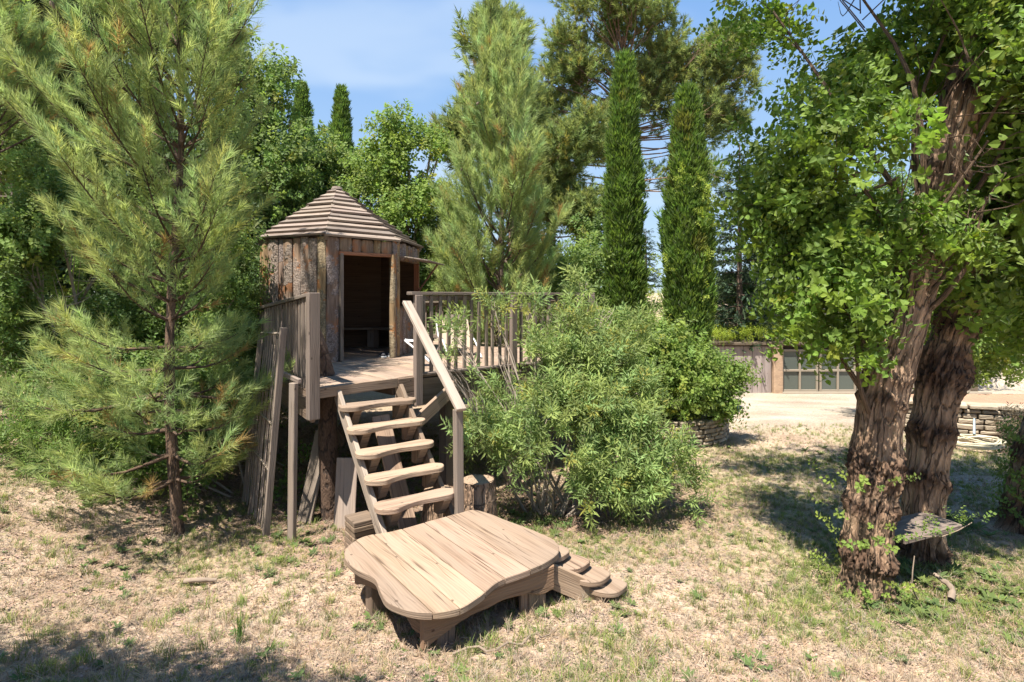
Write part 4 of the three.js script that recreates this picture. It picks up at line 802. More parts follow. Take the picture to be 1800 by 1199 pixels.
// ---------- pines ----------
const CONE = (() => { const g = new THREE.SphereGeometry(0.035, 14, 12), p = g.attributes.position; for (let i = 0; i < p.count; i++) { const y = p.getY(i), a = Math.atan2(p.getZ(i), p.getX(i)), k = (1 + 0.16 * Math.sin(a * 6 + y * 160)) * (y > 0 ? 1 - y * 8 : 1); p.setXYZ(i, p.getX(i) * k, y * 1.8, p.getZ(i) * k); } g.computeVertexNormals(); return g; })();
function pine(name, label, { x, d, h, lean = [0, 0], r0, geo, mat, from, whorl, arms, reach, lift, spacing, tuft, sub = 0.35, s, dens = 1, barkC = [1, 1, 1], ragged = 0.2, cones = 0, group }) {
  seed(s);
  const t = thing(name, label, 'tree', [0, 0, 0], 0, group), b = ground(x, d), T = new Tubes(), list = [];
  const trunkAt = (f) => V(x + lean[0] * f + 0.08 * Math.sin(f * 7 + s), b + h * f, -(d + lean[1] * f) + 0.06 * Math.cos(f * 5));
  T.add([0, 0.2, 0.4, 0.6, 0.8, 1].map((f) => trunkAt(f).add(V(0, f ? 0 : -0.15, 0))), r0, 0.012, 14, 30, (a, y, r) => r * 0.18 * fbm(Math.cos(a) * 2, Math.sin(a) * 2 + y * 4, s, 3), () => barkC);
  for (let y = from; y < h - 0.15; y += whorl * rr(0.75, 1.2)) {
    const f = y / h, k = Math.max(2, Math.round(arms * rr(0.75, 1.2))), a0 = rr(0, 6.28);
    for (let i = 0; i < k; i++) {
      const a = a0 + i / k * 6.28 + rr(-0.35, 0.35), L = reach(f, a) * rr(0.9 - ragged, 1.05 + ragged * 0.5), up = lift(f) + rr(-0.12, 0.12);
      if (L < 0.08) continue;
      const o = trunkAt(f), dir = V(Math.cos(a) * Math.cos(up), Math.sin(up), Math.sin(a) * Math.cos(up)), mid = o.clone().addScaledVector(dir, L * 0.55).add(V(0, -0.04 * L, 0)), end = o.clone().addScaledVector(dir, L).add(V(0, 0.16 * L, 0));
      const curve = new THREE.CatmullRomCurve3([o, mid, end]);
      T.add([o, mid, end], Math.max(0.006, r0 * 0.28 * (1 - f) + 0.004 + L * 0.004), 0.003, 5, 5, null, () => barkC);
      const n = Math.max(2, Math.round(L / spacing * dens));
      for (let j = 0; j < n; j++) {
        const u = lerp(0.22, 1, Math.pow((j + R()) / n, 0.75)), p = curve.getPoint(Math.min(1, u)), tg = curve.getTangent(Math.min(1, u)), side = tg.clone().cross(UP).normalize().multiplyScalar(j % 2 ? 1 : -1), len = sub * L * (1.15 - u) + 0.04;
        const sd = tg.clone().multiplyScalar(0.8).addScaledVector(side, 0.75 * rr(0.3, 1.1)).add(V(0, rr(-0.15, 0.5), 0)).normalize(), m = Math.max(1, Math.round(len / 0.13));
        if (len > 0.12 && u < 0.97) T.add([p, p.clone().addScaledVector(sd, len)], 0.004, 0.002, 3, 0, null, () => barkC);
        for (let q = 0; q < m; q++) { const e = p.clone().addScaledVector(sd, len * (q + R() * 0.6) / m), dd = sd.clone().add(V(0, rr(0.1, 0.7), 0)).add(onSphere().multiplyScalar(0.3)).normalize(); list.push({ p: e, d: dd, s: tuft * rr(0.75, 1.2), c: R() < 0.05 ? [1.15, 0.62, 0.6] : varied(0.28, rr(-0.06, 0.1)) }); }
      }
      list.push({ p: end, d: dir.clone().add(V(0, 0.5, 0)).normalize(), s: tuft * 1.1, c: varied(0.2, 0.08) });
    }
  }
  for (let k = 0; k < 4; k++) list.push({ p: trunkAt(1 - k * 0.012), d: V(rr(-0.2, 0.2), 1, rr(-0.2, 0.2)).normalize(), s: tuft });
  T.build('trunk', M.pineBark, t);
  for (let k = 0; k < cones; k++) { const q = list[Math.floor(list.length * rr(0.35, 0.9))], c = mesh('pine_cone', CONE, M.twig, t); c.position.copy(q.p).add(V(0, -0.05, 0.03)); c.rotation.set(rr(-0.6, 0.6), 0, rr(2.4, 3.6)); c.scale.setScalar(rr(0.5, 0.75)); }
  copies('crown', geo, mat, list, t);
  return list.length;
}
pine('pine_tree', 'tall soft needled young pine at left, thin trunk bare at its foot', { x: -3.49, d: 6.0, h: 6.9, lean: [-0.3, 0.25], r0: 0.06, geo: GEO.pineNear, mat: MAT.pine, from: 0.55, whorl: 0.23, arms: 5, s: 1203, spacing: 0.1, tuft: 1.1, sub: 0.36, barkC: [1.0, 0.9, 0.8], ragged: 0.5, cones: 4,
  reach: (f, a) => (1 - (f > 0.2 ? 0.18 : 0.08) * Math.cos(a)) * (f > 0.33 ? 0.86 : 0.95) * (f < 0.13 ? 1.0 : f < 0.21 ? 1.15 : f < 0.33 ? 0.9 : f < 0.82 ? 1.35 : 1.35 * Math.sqrt((1 - f) / 0.18) + 0.1), lift: (f) => (f < 0.28 ? 0.0 : 0.25 + 0.8 * f) });
pine('pine_tree', 'second soft needled pine cut by the left edge of the picture', { x: -6.75, d: 7.2, h: 5.6, lean: [0.1, 0], r0: 0.05, geo: GEO.pineNear, mat: MAT.pine, from: 3.2, whorl: 0.2, arms: 5, s: 1217, spacing: 0.075, tuft: 1.15, sub: 0.36, ragged: 0.4, reach: (f) => Math.min(1.0, 2.2 * (1 - f) + 0.15), lift: (f) => 0.35 + 0.85 * f });
pine('pine_tree', 'bright open pine rising behind the deck railing in the middle', { x: -0.15, d: 11.8, h: 8.9, lean: [-0.25, 0.3], r0: 0.09, geo: GEO.pineMid, mat: MAT.pine, from: 1.2, whorl: 0.3, arms: 5, s: 1229, spacing: 0.12, tuft: 1.25, sub: 0.36, ragged: 0.6, cones: 12, reach: (f) => (f < 0.2 ? 1.3 : Math.min(1.6, 2.3 * (1 - f) + 0.2)), lift: (f) => 0.45 + 0.85 * f });

// big old pines in the distance, their needles gathered in tufted masses on bare boughs
function oldPine(label, { x, d, trunkTop, base, masses, n, s, r0 = 0.3, mat = MAT.pineFar, boughs = 40 }) {
  seed(s);
  const t = thing('old_pine_tree', label, 'tree', [0, 0, 0]), T = new Tubes(), b = ground(x, d), top = V(x + trunkTop[0], trunkTop[1], -d);
  T.add([V(x, b - 0.2, -d), V(x, b, -d).lerp(top, 0.5).add(V(0.15, 0, 0)), top], r0, r0 * 0.3, 10, 14, null, () => [1.9, 1.75, 1.6]);
  const blobs = [];
  for (const [mx, my, mr, mh, k] of masses) for (let i = 0; i < k; i++) { const p = onSphere().multiply(V(mr, mh, mr * 0.8)).multiplyScalar(Math.pow(R(), 0.4)); blobs.push({ c: V(mx, my, -d).add(p), r: [rr(0.45, 0.85), rr(0.35, 0.6), rr(0.45, 0.85)] }); }
  blobs.forEach((q, i) => { if (i % Math.max(1, Math.floor(blobs.length / boughs))) return; const f = clamp((q.c.y - base) / (top.y - base) * 0.75, 0.02, 0.95), a = V(x, base, -d).lerp(top, f); limb(T, a, q.c, 0.04, 0.01, 0.1, 5, [2.1, 1.95, 1.8]); for (let j = 0; j < 3; j++) limb(T, q.c.clone().lerp(a, 0.3), q.c.clone().add(onSphere().multiplyScalar(0.8)), 0.02, 0.008, 0.15, 4, [2.1, 1.95, 1.8]); });
  T.build('trunk', M.pineBark, t);
  copies('crown', GEO.pineFar, mat, blobSprays(blobs, n, { shell: 0.85, rise: 0.8, size: [0.75, 1.3], spread: 0.28, s }), t);
}
const far = (px, py, d) => [(px - 900) / 1000 * d, EYE + (523 - py) / 1000 * d];
const fm = (d, list) => list.map(([px, py, rx, ry, k]) => { const [x, y] = far(px, py, d); return [x, y, rx / 1000 * d, ry / 1000 * d, k]; });
oldPine('large spreading old pine behind the two near cypresses', { x: 4.4, d: 24, trunkTop: [0.3, 13.5], base: 6.5, s: 1301, n: 8000, r0: 0.32, boughs: 70, masses: fm(24, [[1080, 25, 95, 50, 26], [1000, 130, 60, 60, 16], [1130, 150, 70, 60, 16], [1180, 90, 40, 60, 10], [1255, 120, 45, 60, 14], [1300, 110, 30, 50, 9], [1230, 210, 60, 40, 8], [1290, 200, 30, 40, 5], [1050, 230, 60, 50, 9], [960, 190, 25, 70, 8], [1200, 300, 60, 40, 5], [950, 290, 40, 50, 6]]) });
oldPine('old pine with bare lower boughs left of the tallest near cypress', { x: 1.2, d: 21, trunkTop: [0.3, 8.6], base: 4.0, s: 1311, n: 3600, r0: 0.17, boughs: 45, masses: fm(21, [[985, 300, 50, 60, 12], [1010, 380, 40, 40, 7], [935, 340, 40, 60, 8], [1030, 250, 30, 40, 5]]) });
oldPine('dark pine standing close behind the bright middle pine', { x: -0.2, d: 17, trunkTop: [0.1, 10.4], base: 4.0, s: 1317, n: 2600, r0: 0.14, boughs: 25, masses: fm(17, [[870, 110, 38, 90, 12], [850, 250, 50, 60, 8], [900, 190, 20, 60, 5]]) });
oldPine('very dark conifer towering in the upper left corner', { x: -9.5, d: 11.5, trunkTop: [0.2, 9.0], base: 3, s: 1323, n: 2600, r0: 0.17, boughs: 25, mat: MAT.fir, masses: fm(11.5, [[100, 50, 50, 70, 14], [40, 20, 40, 60, 8], [110, 130, 30, 40, 6]]) });
for (const [k, px, d, lab] of [[0, 962, 22.5, 'thin bare pine trunk left of the tallest cypress, nearest its neighbour on the right'], [1, 1012, 23, 'thin bare pine trunk closest to the tallest cypress']]) {
  const t = thing('bare_pine_trunk', lab, 'tree', [0, 0, 0], 0, 'thin pine trunks behind the bush'), [x] = far(px, 0, d), T = new Tubes(); seed(1331 + k);
  T.add([G(x, d, -0.2), V(x + 0.1, 4, -d), V(x - 0.15, 8, -d)], 0.11, 0.05, 8, 10, null, () => [1.5, 1.3, 1.15]);
  for (let i = 0; i < 12; i++) { const y = rr(3.5, 7.5); limb(T, V(x, y, -d), V(x + rr(-1.4, 1.4), y + rr(0, 0.9), -d + rr(-1, 1)), 0.02, 0.006, 0.15, 4, [1.6, 1.4, 1.25]); }
  T.build('trunk', M.pineBark, t);
}

// ---------- cypresses ----------
function cypress(label, { x, d, top, bottom, r, n, s, group }) {
  seed(s);
  const t = thing('cypress_tree', label, 'tree', [0, 0, 0], 0, group), list = [], H = top - bottom, T = new Tubes();
  T.add([G(x, d, -0.1), V(x, lerp(bottom, top, 0.5), -d), V(x, top - 0.3, -d)], 0.12, 0.02, 8); T.build('trunk', M.pineBark, t);
  const prof = (f) => r * Math.pow(Math.sin(Math.PI * clamp(0.16 + 0.84 * f, 0, 1)), 0.0) * (f < 0.12 ? 0.82 + 1.5 * f : 1) * (f > 0.55 ? Math.pow(clamp((1 - f) / 0.45), 0.62) : 1);
  for (let i = 0; i < n; i++) {
    const f = Math.pow(R(), 0.92), a = rr(0, 6.28), y = bottom + H * f, lump = 1 + 0.22 * noise2(a * 2.2, y * 1.3, s) + 0.22 * noise2(a * 4, y * 3, s + 2), q = prof(f) * lump * Math.sqrt(rr(0.45, 1)) * (R() < 0.03 ? 1.25 : 1);
    list.push({ p: V(x + Math.cos(a) * q, y - 0.15, -d + Math.sin(a) * q), d: V(Math.cos(a) * 0.28, 1, Math.sin(a) * 0.28).add(onSphere().multiplyScalar(0.15)).normalize(), s: rr(0.8, 1.7), c: noise2(a * 1.6, y * 1.1, s + 5) > 0.72 ? [1.3, 0.85, 0.9] : varied(0.4, 0.05) });
  }
  list.push({ p: V(x, top - 0.25, -d), d: V(0, 1, 0), s: 1.2 });
  copies('crown', GEO.cypress, MAT.cypress, list, t);
  return t;
}
const cy = 'slim cypresses';
cypress('tallest slim dark green cypress, left of the near pair', { x: 2.77, d: 14, top: 8.35, bottom: 0.3, r: 0.355, n: 4600, s: 1401, group: cy });
const cyp2 = cypress('near cypress with pale creeper on its right side, right of the taller one', { x: 3.98, d: 12.9, top: 7.1, bottom: 0.3, r: 0.39, n: 4600, s: 1409, group: cy });
{ seed(1411); const list = []; for (const [px, py, k, sp] of [[1240, 380, 60, 0.12], [1232, 330, 26, 0.1], [1200, 315, 16, 0.09], [1238, 450, 30, 0.15], [1165, 460, 14, 0.15], [1225, 520, 22, 0.2], [1245, 350, 20, 0.06]]) for (let i = 0; i < k; i++) { const [x, y] = far(px, py, 12.45); list.push({ p: V(x + rr(-sp, sp), y + rr(-sp, sp) * 2.2, -12.45 + rr(-0.2, 0.1)), d: onSphere(), s: rr(0.5, 0.9), c: [1.5, 1.3, 0.9] }); } copies('creeper', GEO.broad, MAT.lime, list, cyp2); }
cypress('far cypress tip left above the hut roof', { x: -8.3, d: 22.5, top: 10.85, bottom: 2, r: 0.48, n: 1900, s: 1421, group: cy });
cypress('far cypress tip directly above the hut roof peak', { x: -6.75, d: 22.5, top: 10.7, bottom: 2, r: 0.5, n: 1900, s: 1427, group: cy });

// ---------- firs ----------
function fir(label, { x, d, h, base, r, n, s }) {
  seed(s);
  const t = thing('fir_tree', label, 'tree', [0, 0, 0]), T = new Tubes(), list = [], g0 = ground(x, d);
  T.add([V(x, g0 - 0.2, -d), V(x, g0 + h, -d)], 0.16, 0.02, 8); 
  for (let y = base; y < h - 0.2; y += 0.42) { const f = (y - base) / (h - base), L = r * Math.pow(1 - f, 0.8) + 0.12, k = 7; for (let i = 0; i < k; i++) { const a = i / k * 6.28 + rr(-0.4, 0.4), LL = L * rr(0.65, 1.1), o = V(x, g0 + y, -d), dir = V(Math.cos(a), -0.08, Math.sin(a)); limb(T, o, o.clone().addScaledVector(dir, LL), 0.02, 0.005, 0.04, 4); const m = Math.round(LL / 0.17); for (let j = 0; j < m; j++) list.push({ p: o.clone().addScaledVector(dir, LL * (j + 0.6) / m).add(onSphere().multiplyScalar(0.08)), d: dir.clone().add(onSphere().multiplyScalar(0.5)).normalize(), s: rr(0.8, 1.25), c: varied(0.25) }); } }
  T.build('trunk', M.pineBark, t); copies('crown', GEO.fir, MAT.fir, list.slice(0, n), t);
}
fir('dark layered fir right of the creeper covered cypress', { x: 8.2, d: 20.5, h: 8.3, base: 1.2, r: 1.7, n: 2200, s: 1501 });
fir('dark fir further right, half hidden by poplar leaves', { x: 10.6, d: 22, h: 6.6, base: 1.0, r: 1.8, n: 2000, s: 1507 });
fir('tiny far conifer seen between the two near cypresses', { x: 10.6, d: 45, h: 5.3, base: 0.8, r: 0.95, n: 800, s: 1511 });

// ---------- broadleaf trees and shrubs ----------
function leafy(name, label, category, { foot, blobs, n, geo, mat, s, stems = 5, r0 = 0.05, opt = {}, twigs = 5, twigMat = M.twig, group }) {
  seed(s);
  const t = thing(name, label, category, [0, 0, 0], 0, group), T = new Tubes(), B = blobs.map(([x, y, d, r, h, q]) => ({ c: V(x, y, -d), r: [r, h, q ?? r] }));
  if (stems) { B.forEach((b, i) => { const f = foot[i % foot.length], a = G(f[0] + rr(-0.06, 0.06), f[1] + rr(-0.06, 0.06), -0.08), m = a.clone().lerp(b.c, 0.5).add(V(rr(-0.12, 0.12), 0.12, rr(-0.12, 0.12))); T.add([a, m, b.c], r0, r0 * 0.3, 6, 8); for (let j = 0; j < twigs; j++) limb(T, m.clone().lerp(b.c, rr(0.2, 1)), b.c.clone().add(onSphere().multiply(V(...b.r)).multiplyScalar(rr(0.6, 1))), r0 * 0.3, 0.0025, 0.14, 4); }); T.build(category === 'tree' ? 'trunk' : 'stem', twigMat, t); }
  copies(category === 'tree' ? 'crown' : 'foliage', geo, mat, blobSprays(B, n, { s, ...opt }), t);
  return t;
}
const at = (px, py, d) => { const [x, y] = far(px, py, d); return [x, y]; };
const bl = (list) => list.map(([px, py, d, r, h, q]) => [...at(px, py, d), d, r / 1000 * d, h / 1000 * d, q ? q / 1000 * d : undefined]);
// behind the hut and to the left
leafy('broadleaf_tree', 'tall light green tree behind the left pine, against the sky', 'tree', { foot: [[-6.0, 12.5]], s: 1601, n: 2300, geo: GEO.far, mat: MAT.mid, r0: 0.08, blobs: bl([[395, 90, 12.5, 30, 40], [420, 150, 12.5, 40, 40], [450, 220, 12.5, 45, 40], [480, 150, 12.5, 32, 40], [500, 280, 12.3, 45, 40], [400, 260, 12.3, 60, 60], [330, 60, 12.8, 60, 60], [250, 40, 13, 50, 50], [470, 340, 12, 50, 50], [380, 10, 12.6, 30, 40]]), opt: { shell: 0.9, size: [0.55, 0.9] } });
leafy('broadleaf_tree', 'grey green tree right behind the hut roof on the left side', 'tree', { foot: [[-5.4, 14]], s: 1607, n: 1900, geo: GEO.far, mat: MAT.mid, r0: 0.07, blobs: bl([[540, 270, 14, 40, 40], [520, 330, 14, 50, 40], [580, 300, 14, 45, 40], [620, 320, 14, 45, 40], [470, 400, 13, 50, 50], [560, 370, 13.5, 60, 40], [430, 340, 13, 45, 50]]), opt: { shell: 0.9, size: [0.55, 0.9] } });
leafy('broadleaf_tree', 'airy light green tree right of the hut roof', 'tree', { foot: [[-2.6, 13.2]], s: 1613, n: 1900, geo: GEO.far, mat: MAT.lime, r0: 0.07, blobs: bl([[700, 240, 13.2, 35, 35], [670, 290, 13.2, 45, 35], [720, 300, 13.2, 45, 40], [650, 350, 13.2, 40, 35], [700, 380, 13, 50, 40], [740, 350, 13, 40, 40], [760, 250, 13.4, 25, 30], [690, 430, 12.9, 50, 40]]), opt: { shell: 0.9, size: [0.5, 0.85], gap: 0.75 } });
leafy('leafy_shrub', 'dense green shrub between the hut and the middle pine', 'shrub', { foot: [[-1.5, 13.5]], s: 1619, n: 2200, geo: GEO.far, mat: MAT.mid, blobs: bl([[760, 440, 13.6, 50, 50], [800, 480, 13.4, 60, 50], [740, 500, 13.4, 50, 50], [860, 510, 13.6, 60, 50], [920, 500, 13.8, 60, 50], [800, 400, 13.8, 50, 40], [980, 490, 14.2, 55, 40], [1030, 470, 14.5, 45, 45]]), opt: { shell: 0.8, size: [0.5, 0.85] } });
leafy('leafy_shrub', 'broad hedge of mixed green behind the deck', 'shrub', { foot: [[0, 16]], stems: 0, s: 1621, n: 2600, geo: GEO.far, mat: MAT.broad, blobs: bl([[700, 530, 16.5, 80, 60], [820, 530, 17, 80, 60], [940, 520, 18, 80, 60], [1040, 500, 18, 60, 60], [600, 480, 16, 80, 80], [1090, 540, 18, 60, 50], [1040, 420, 20, 40, 40], [930, 440, 19, 50, 50]]), opt: { shell: 0.8, size: [0.7, 1.1] } });
leafy('leafy_shrub', 'shaded thicket left of the hut behind the pine', 'shrub', { foot: [[-4.6, 7.9], [-5.2, 8.4]], s: 1631, n: 4200, geo: GEO.smallLeaf, mat: MAT.broad, r0: 0.025, blobs: bl([[400, 430, 8.2, 36, 50], [415, 520, 8.1, 28, 60], [395, 600, 8.2, 50, 60], [330, 520, 8.6, 70, 70], [420, 690, 8.1, 50, 60], [350, 720, 8.0, 70, 60], [250, 640, 8.4, 80, 70], [450, 590, 8.8, 40, 60], [300, 420, 9, 80, 70], [470, 640, 9.5, 50, 70]]), opt: { shell: 0.95, size: [0.8, 1.3] } });
leafy('leafy_shrub', 'dark tangled shrub with bare stems at the left edge', 'shrub', { foot: [[-6.4, 7.8], [-6.9, 7.8], [-5.9, 7.9]], s: 1637, n: 3200, geo: GEO.broad, mat: MAT.mid, r0: 0.035, twigMat: M.paleTwig, twigs: 8, blobs: bl([[60, 440, 7.6, 70, 60], [20, 540, 7.4, 60, 70], [110, 520, 7.8, 60, 60], [60, 620, 7.4, 60, 50], [160, 590, 7.9, 60, 60], [100, 380, 8, 60, 60], [20, 320, 7.8, 60, 60], [180, 470, 8.4, 60, 60], [10, 420, 7.5, 40, 50]]), opt: { shell: 0.9, size: [0.7, 1.1], gap: 0.85 } });
leafy('broadleaf_tree', 'bright leafy tree peeping in at the top left corner', 'tree', { foot: [[-9.2, 9.6]], s: 1641, n: 1500, geo: GEO.far, mat: MAT.mid, r0: 0.07, blobs: bl([[10, 60, 9.4, 50, 50], [-30, 130, 9.3, 60, 60], [30, 170, 9.5, 40, 40], [10, 250, 9.3, 50, 60], [60, 300, 9.6, 50, 50]]), opt: { shell: 0.9, size: [0.45, 0.7] } });
leafy('dark_thicket', 'dark evergreen mass closing off the far left behind the pines', 'shrub', { foot: [[-9, 11]], stems: 0, s: 1643, n: 5200, geo: GEO.far, mat: MAT.dark, blobs: bl([[60, 500, 10.5, 110, 110], [200, 520, 10.8, 110, 110], [340, 500, 11.2, 100, 110], [60, 330, 11.5, 110, 110], [210, 330, 12, 110, 120], [340, 350, 12.2, 100, 110], [100, 640, 10, 110, 80], [260, 640, 10.3, 110, 80], [400, 600, 10.8, 90, 90], [430, 450, 12.2, 80, 100], [180, 180, 13, 110, 110], [60, 150, 13, 110, 110], [470, 560, 11.8, 70, 110]]), opt: { shell: 0.7, size: [0.8, 1.3] } });
leafy('leafy_shrub', 'low shaded undergrowth at the foot of the young pine on the left', 'shrub', { foot: [[-4.2, 6.9], [-4.9, 7.1], [-3.3, 7.1]], s: 1651, n: 1900, geo: GEO.broad, mat: MAT.broad, r0: 0.016, twigs: 7, twigMat: M.paleTwig, blobs: [[-4.3, 0.75, 6.9, 0.5, 0.3], [-3.7, 0.6, 6.9, 0.45, 0.3], [-5.0, 0.95, 7.1, 0.5, 0.35], [-3.1, 0.55, 7.0, 0.4, 0.35], [-4.7, 1.35, 7.4, 0.5, 0.4], [-3.9, 1.2, 7.3, 0.5, 0.4], [-5.7, 1.25, 7.2, 0.5, 0.35], [-3.5, 0.35, 6.5, 0.4, 0.18], [-4.4, 0.55, 6.5, 0.45, 0.18]], opt: { shell: 0.9, size: [0.7, 1.1], gap: 0.85 } });
leafy('leafy_shrub', 'pale green weedy bush low on the bank by the left edge', 'shrub', { foot: [[-5.6, 6.5], [-6.1, 6.7]], s: 1653, n: 420, geo: GEO.willow, mat: MAT.mid, r0: 0.008, twigs: 6, blobs: [[-5.5, 0.95, 6.5, 0.35, 0.2], [-6.1, 1.15, 6.7, 0.4, 0.22], [-5.0, 0.72, 6.4, 0.3, 0.16]], opt: { shell: 0.9, size: [0.6, 1], gap: 0.85 } });
// the narrow leaved bush before the deck
leafy('willowy_bush', 'large grey green narrow leaved bush sprawling against the deck railing', 'shrub', { foot: [[0.35, 6.95], [0.55, 6.85], [0.8, 6.9], [0.25, 7.1]], s: 1701, n: 2500, geo: GEO.willow, mat: MAT.willow, r0: 0.018, twigs: 9, twigMat: M.paleTwig,
  blobs: bl([[1060, 545, 7.7, 30, 20], [1110, 580, 7.7, 28, 22], [1010, 575, 7.4, 26, 26], [945, 615, 7.1, 28, 26], [1020, 640, 7.2, 42, 30], [1080, 630, 7.4, 36, 30], [880, 625, 7.1, 18, 18], [900, 700, 6.9, 42, 34], [975, 720, 6.7, 55, 38], [1050, 715, 6.8, 46, 36], [1110, 760, 6.8, 44, 34], [1165, 815, 6.6, 42, 30], [1195, 868, 6.5, 32, 20], [1090, 830, 6.5, 56, 36], [1000, 805, 6.5, 46, 28], [850, 760, 6.6, 34, 28], [920, 790, 6.5, 36, 28], [868, 545, 7.3, 10, 24], [800, 590, 6.9, 10, 20], [825, 690, 6.4, 20, 22], [1120, 690, 7.2, 34, 28], [955, 860, 6.3, 22, 18], [930, 545, 7.4, 12, 22], [1030, 505, 7.7, 18, 14], [780, 640, 6.6, 7, 12], [1150, 870, 6.4, 40, 20], [1040, 870, 6.3, 30, 18]]), opt: { shell: 0.95, size: [0.75, 1.2], spread: 0.3, rise: 0.45, gap: 0.75 } });
leafy('leafy_shrub', 'yellow green rounded leaf shrub growing from the stone planter', 'shrub', { foot: [[2.6, 10.3], [2.9, 10.3]], s: 1709, n: 3300, geo: GEO.broad, mat: MAT.lime, r0: 0.022, twigs: 7,
  blobs: bl([[1165, 605, 10, 42, 26], [1205, 635, 9.9, 45, 26], [1160, 655, 9.8, 50, 36], [1215, 668, 9.8, 45, 30], [1262, 660, 9.8, 36, 18], [1296, 662, 9.8, 22, 10], [1200, 700, 9.7, 40, 30], [1250, 700, 9.7, 32, 30], [1140, 700, 9.7, 40, 40], [1130, 610, 10, 35, 30], [1275, 715, 9.6, 14, 18]]), opt: { shell: 0.95, size: [0.7, 1.15], spread: 0.25 } });
// over the outbuilding
{ seed(1715);
  const list = []; for (let i = 0; i < 5200; i++) { const x = rr(5, 17), d = 18.95 + Math.pow(R(), 1.1) * 3.6; list.push({ p: V(x, Math.max(ground(x, d), 1.08) + rr(0.0, 0.2) + 0.12 * noise2(x * 1.2, d, 7) - 0.12 * sstep(19.2, 18.95, d), -d), d: V(rr(-0.5, 0.5), 1, rr(-0.2, 0.6)).normalize(), s: rr(0.6, 1.1), c: varied(0.2, 0.12) }); }
  const c = copies('ground_cover', GEO.smallLeaf, leafMaterial(0.25, 0.36, 0.03, 0.5, 0), list, scene); c.userData.label = 'bright yellow green ground cover spilling over the outbuilding roof edge'; c.userData.category = 'plants'; }
leafy('round_shrub', 'clipped round green shrub on the bank above the outbuilding', 'shrub', { foot: [[8.85, 22]], s: 1721, n: 900, geo: GEO.far, mat: MAT.broad, blobs: [[8.85, 2.85, 22.6, 0.66, 0.46]], opt: { shell: 0.35, size: [0.4, 0.6] } });
leafy('silver_shrub', 'pale silvery shrub right of the round clipped one', 'shrub', { foot: [[9.9, 21.6]], s: 1723, n: 700, geo: GEO.smallLeaf, mat: MAT.silver, blobs: [[9.7, 2.1, 21.6, 0.6, 0.35], [10.5, 2.2, 21.8, 0.6, 0.4]], opt: { shell: 0.7, size: [1, 1.6] } });
leafy('leafy_shrub', 'low green hedge on the bank behind the ground cover', 'shrub', { foot: [[9, 22]], stems: 0, s: 1727, n: 2400, geo: GEO.far, mat: MAT.lime, blobs: [[7.2, 2.4, 23, 0.9, 0.35], [8.4, 2.5, 23.3, 0.9, 0.35], [9.5, 2.5, 23.4, 0.9, 0.35], [10.8, 2.6, 23.4, 1, 0.5], [12.2, 2.2, 23, 1.1, 0.6], [13.8, 2.4, 23.5, 1.3, 0.8]], opt: { shell: 0.6, size: [0.45, 0.75] } });
leafy('broadleaf_tree', 'dark green trees massed beyond the outbuilding behind the poplar leaves', 'tree', { foot: [[13, 25]], s: 1731, n: 3600, geo: GEO.far, mat: MAT.broad, r0: 0.1, blobs: [[12.2, 4.6, 25, 1.6, 1.4], [14, 4.2, 24.5, 1.7, 1.6], [16, 4.4, 24.5, 1.9, 1.8], [18.2, 4.4, 24.5, 2, 1.9], [20.5, 4.6, 24.5, 2, 2], [15, 6.4, 26, 1.7, 1.5], [18, 7, 26, 2, 1.7]], opt: { shell: 0.7, size: [0.8, 1.3] } });
leafy('broadleaf_tree', 'sunlit green tree overhanging the low stone wall at right', 'tree', { foot: [[8.4, 12.8], [9.6, 12.8]], s: 1733, n: 4600, geo: GEO.broad, mat: MAT.lime, r0: 0.05, blobs: [[8.3, 1.6, 12.3, 0.8, 0.5], [9.3, 1.55, 12.1, 0.9, 0.5], [10.4, 1.75, 12.0, 0.9, 0.6], [9.9, 1.3, 13.2, 0.9, 0.7], [11.2, 1.4, 13.6, 1.0, 0.8], [8.6, 2.6, 12.2, 0.9, 0.6], [9.9, 2.7, 12.2, 1, 0.7], [8.2, 3.4, 12.5, 0.9, 0.6], [9.5, 3.7, 12.4, 1.1, 0.7], [10.8, 3.6, 12.4, 1, 0.8]], opt: { shell: 0.85, size: [1, 1.6] } });
leafy('dry_shrub', 'brownish dried shrub at the wall foot right of the hose', 'shrub', { foot: [[8.45, 9.3]], s: 1739, n: 160, geo: GEO.willow, mat: leafMaterial(0.16, 0.13, 0.085, 0.2, 0), r0: 0.006, twigs: 22, blobs: [[8.45, 0.32, 9.3, 0.32, 0.26]], opt: { shell: 0.9, size: [0.6, 0.9] } });
// outside the picture on the left: the tree whose shade reaches the lower left corner
leafy('shade_tree', 'broad tree standing just outside the left of the picture', 'tree', { foot: [[-5.2, 1.2]], s: 1741, n: 2600, geo: GEO.broad, mat: MAT.mid, r0: 0.09, blobs: [[-3.3, 4.4, 1.4, 0.75, 0.45], [-2.4, 4.6, 0.95, 0.7, 0.45], [-4.3, 4.2, 1.6, 0.75, 0.5], [-1.5, 5.0, 0.6, 0.6, 0.35], [-4.6, 5.2, 0.9, 0.8, 0.5], [-3.4, 5.2, 0.6, 0.8, 0.5]], opt: { shell: 0.9, size: [1.1, 1.7] } });

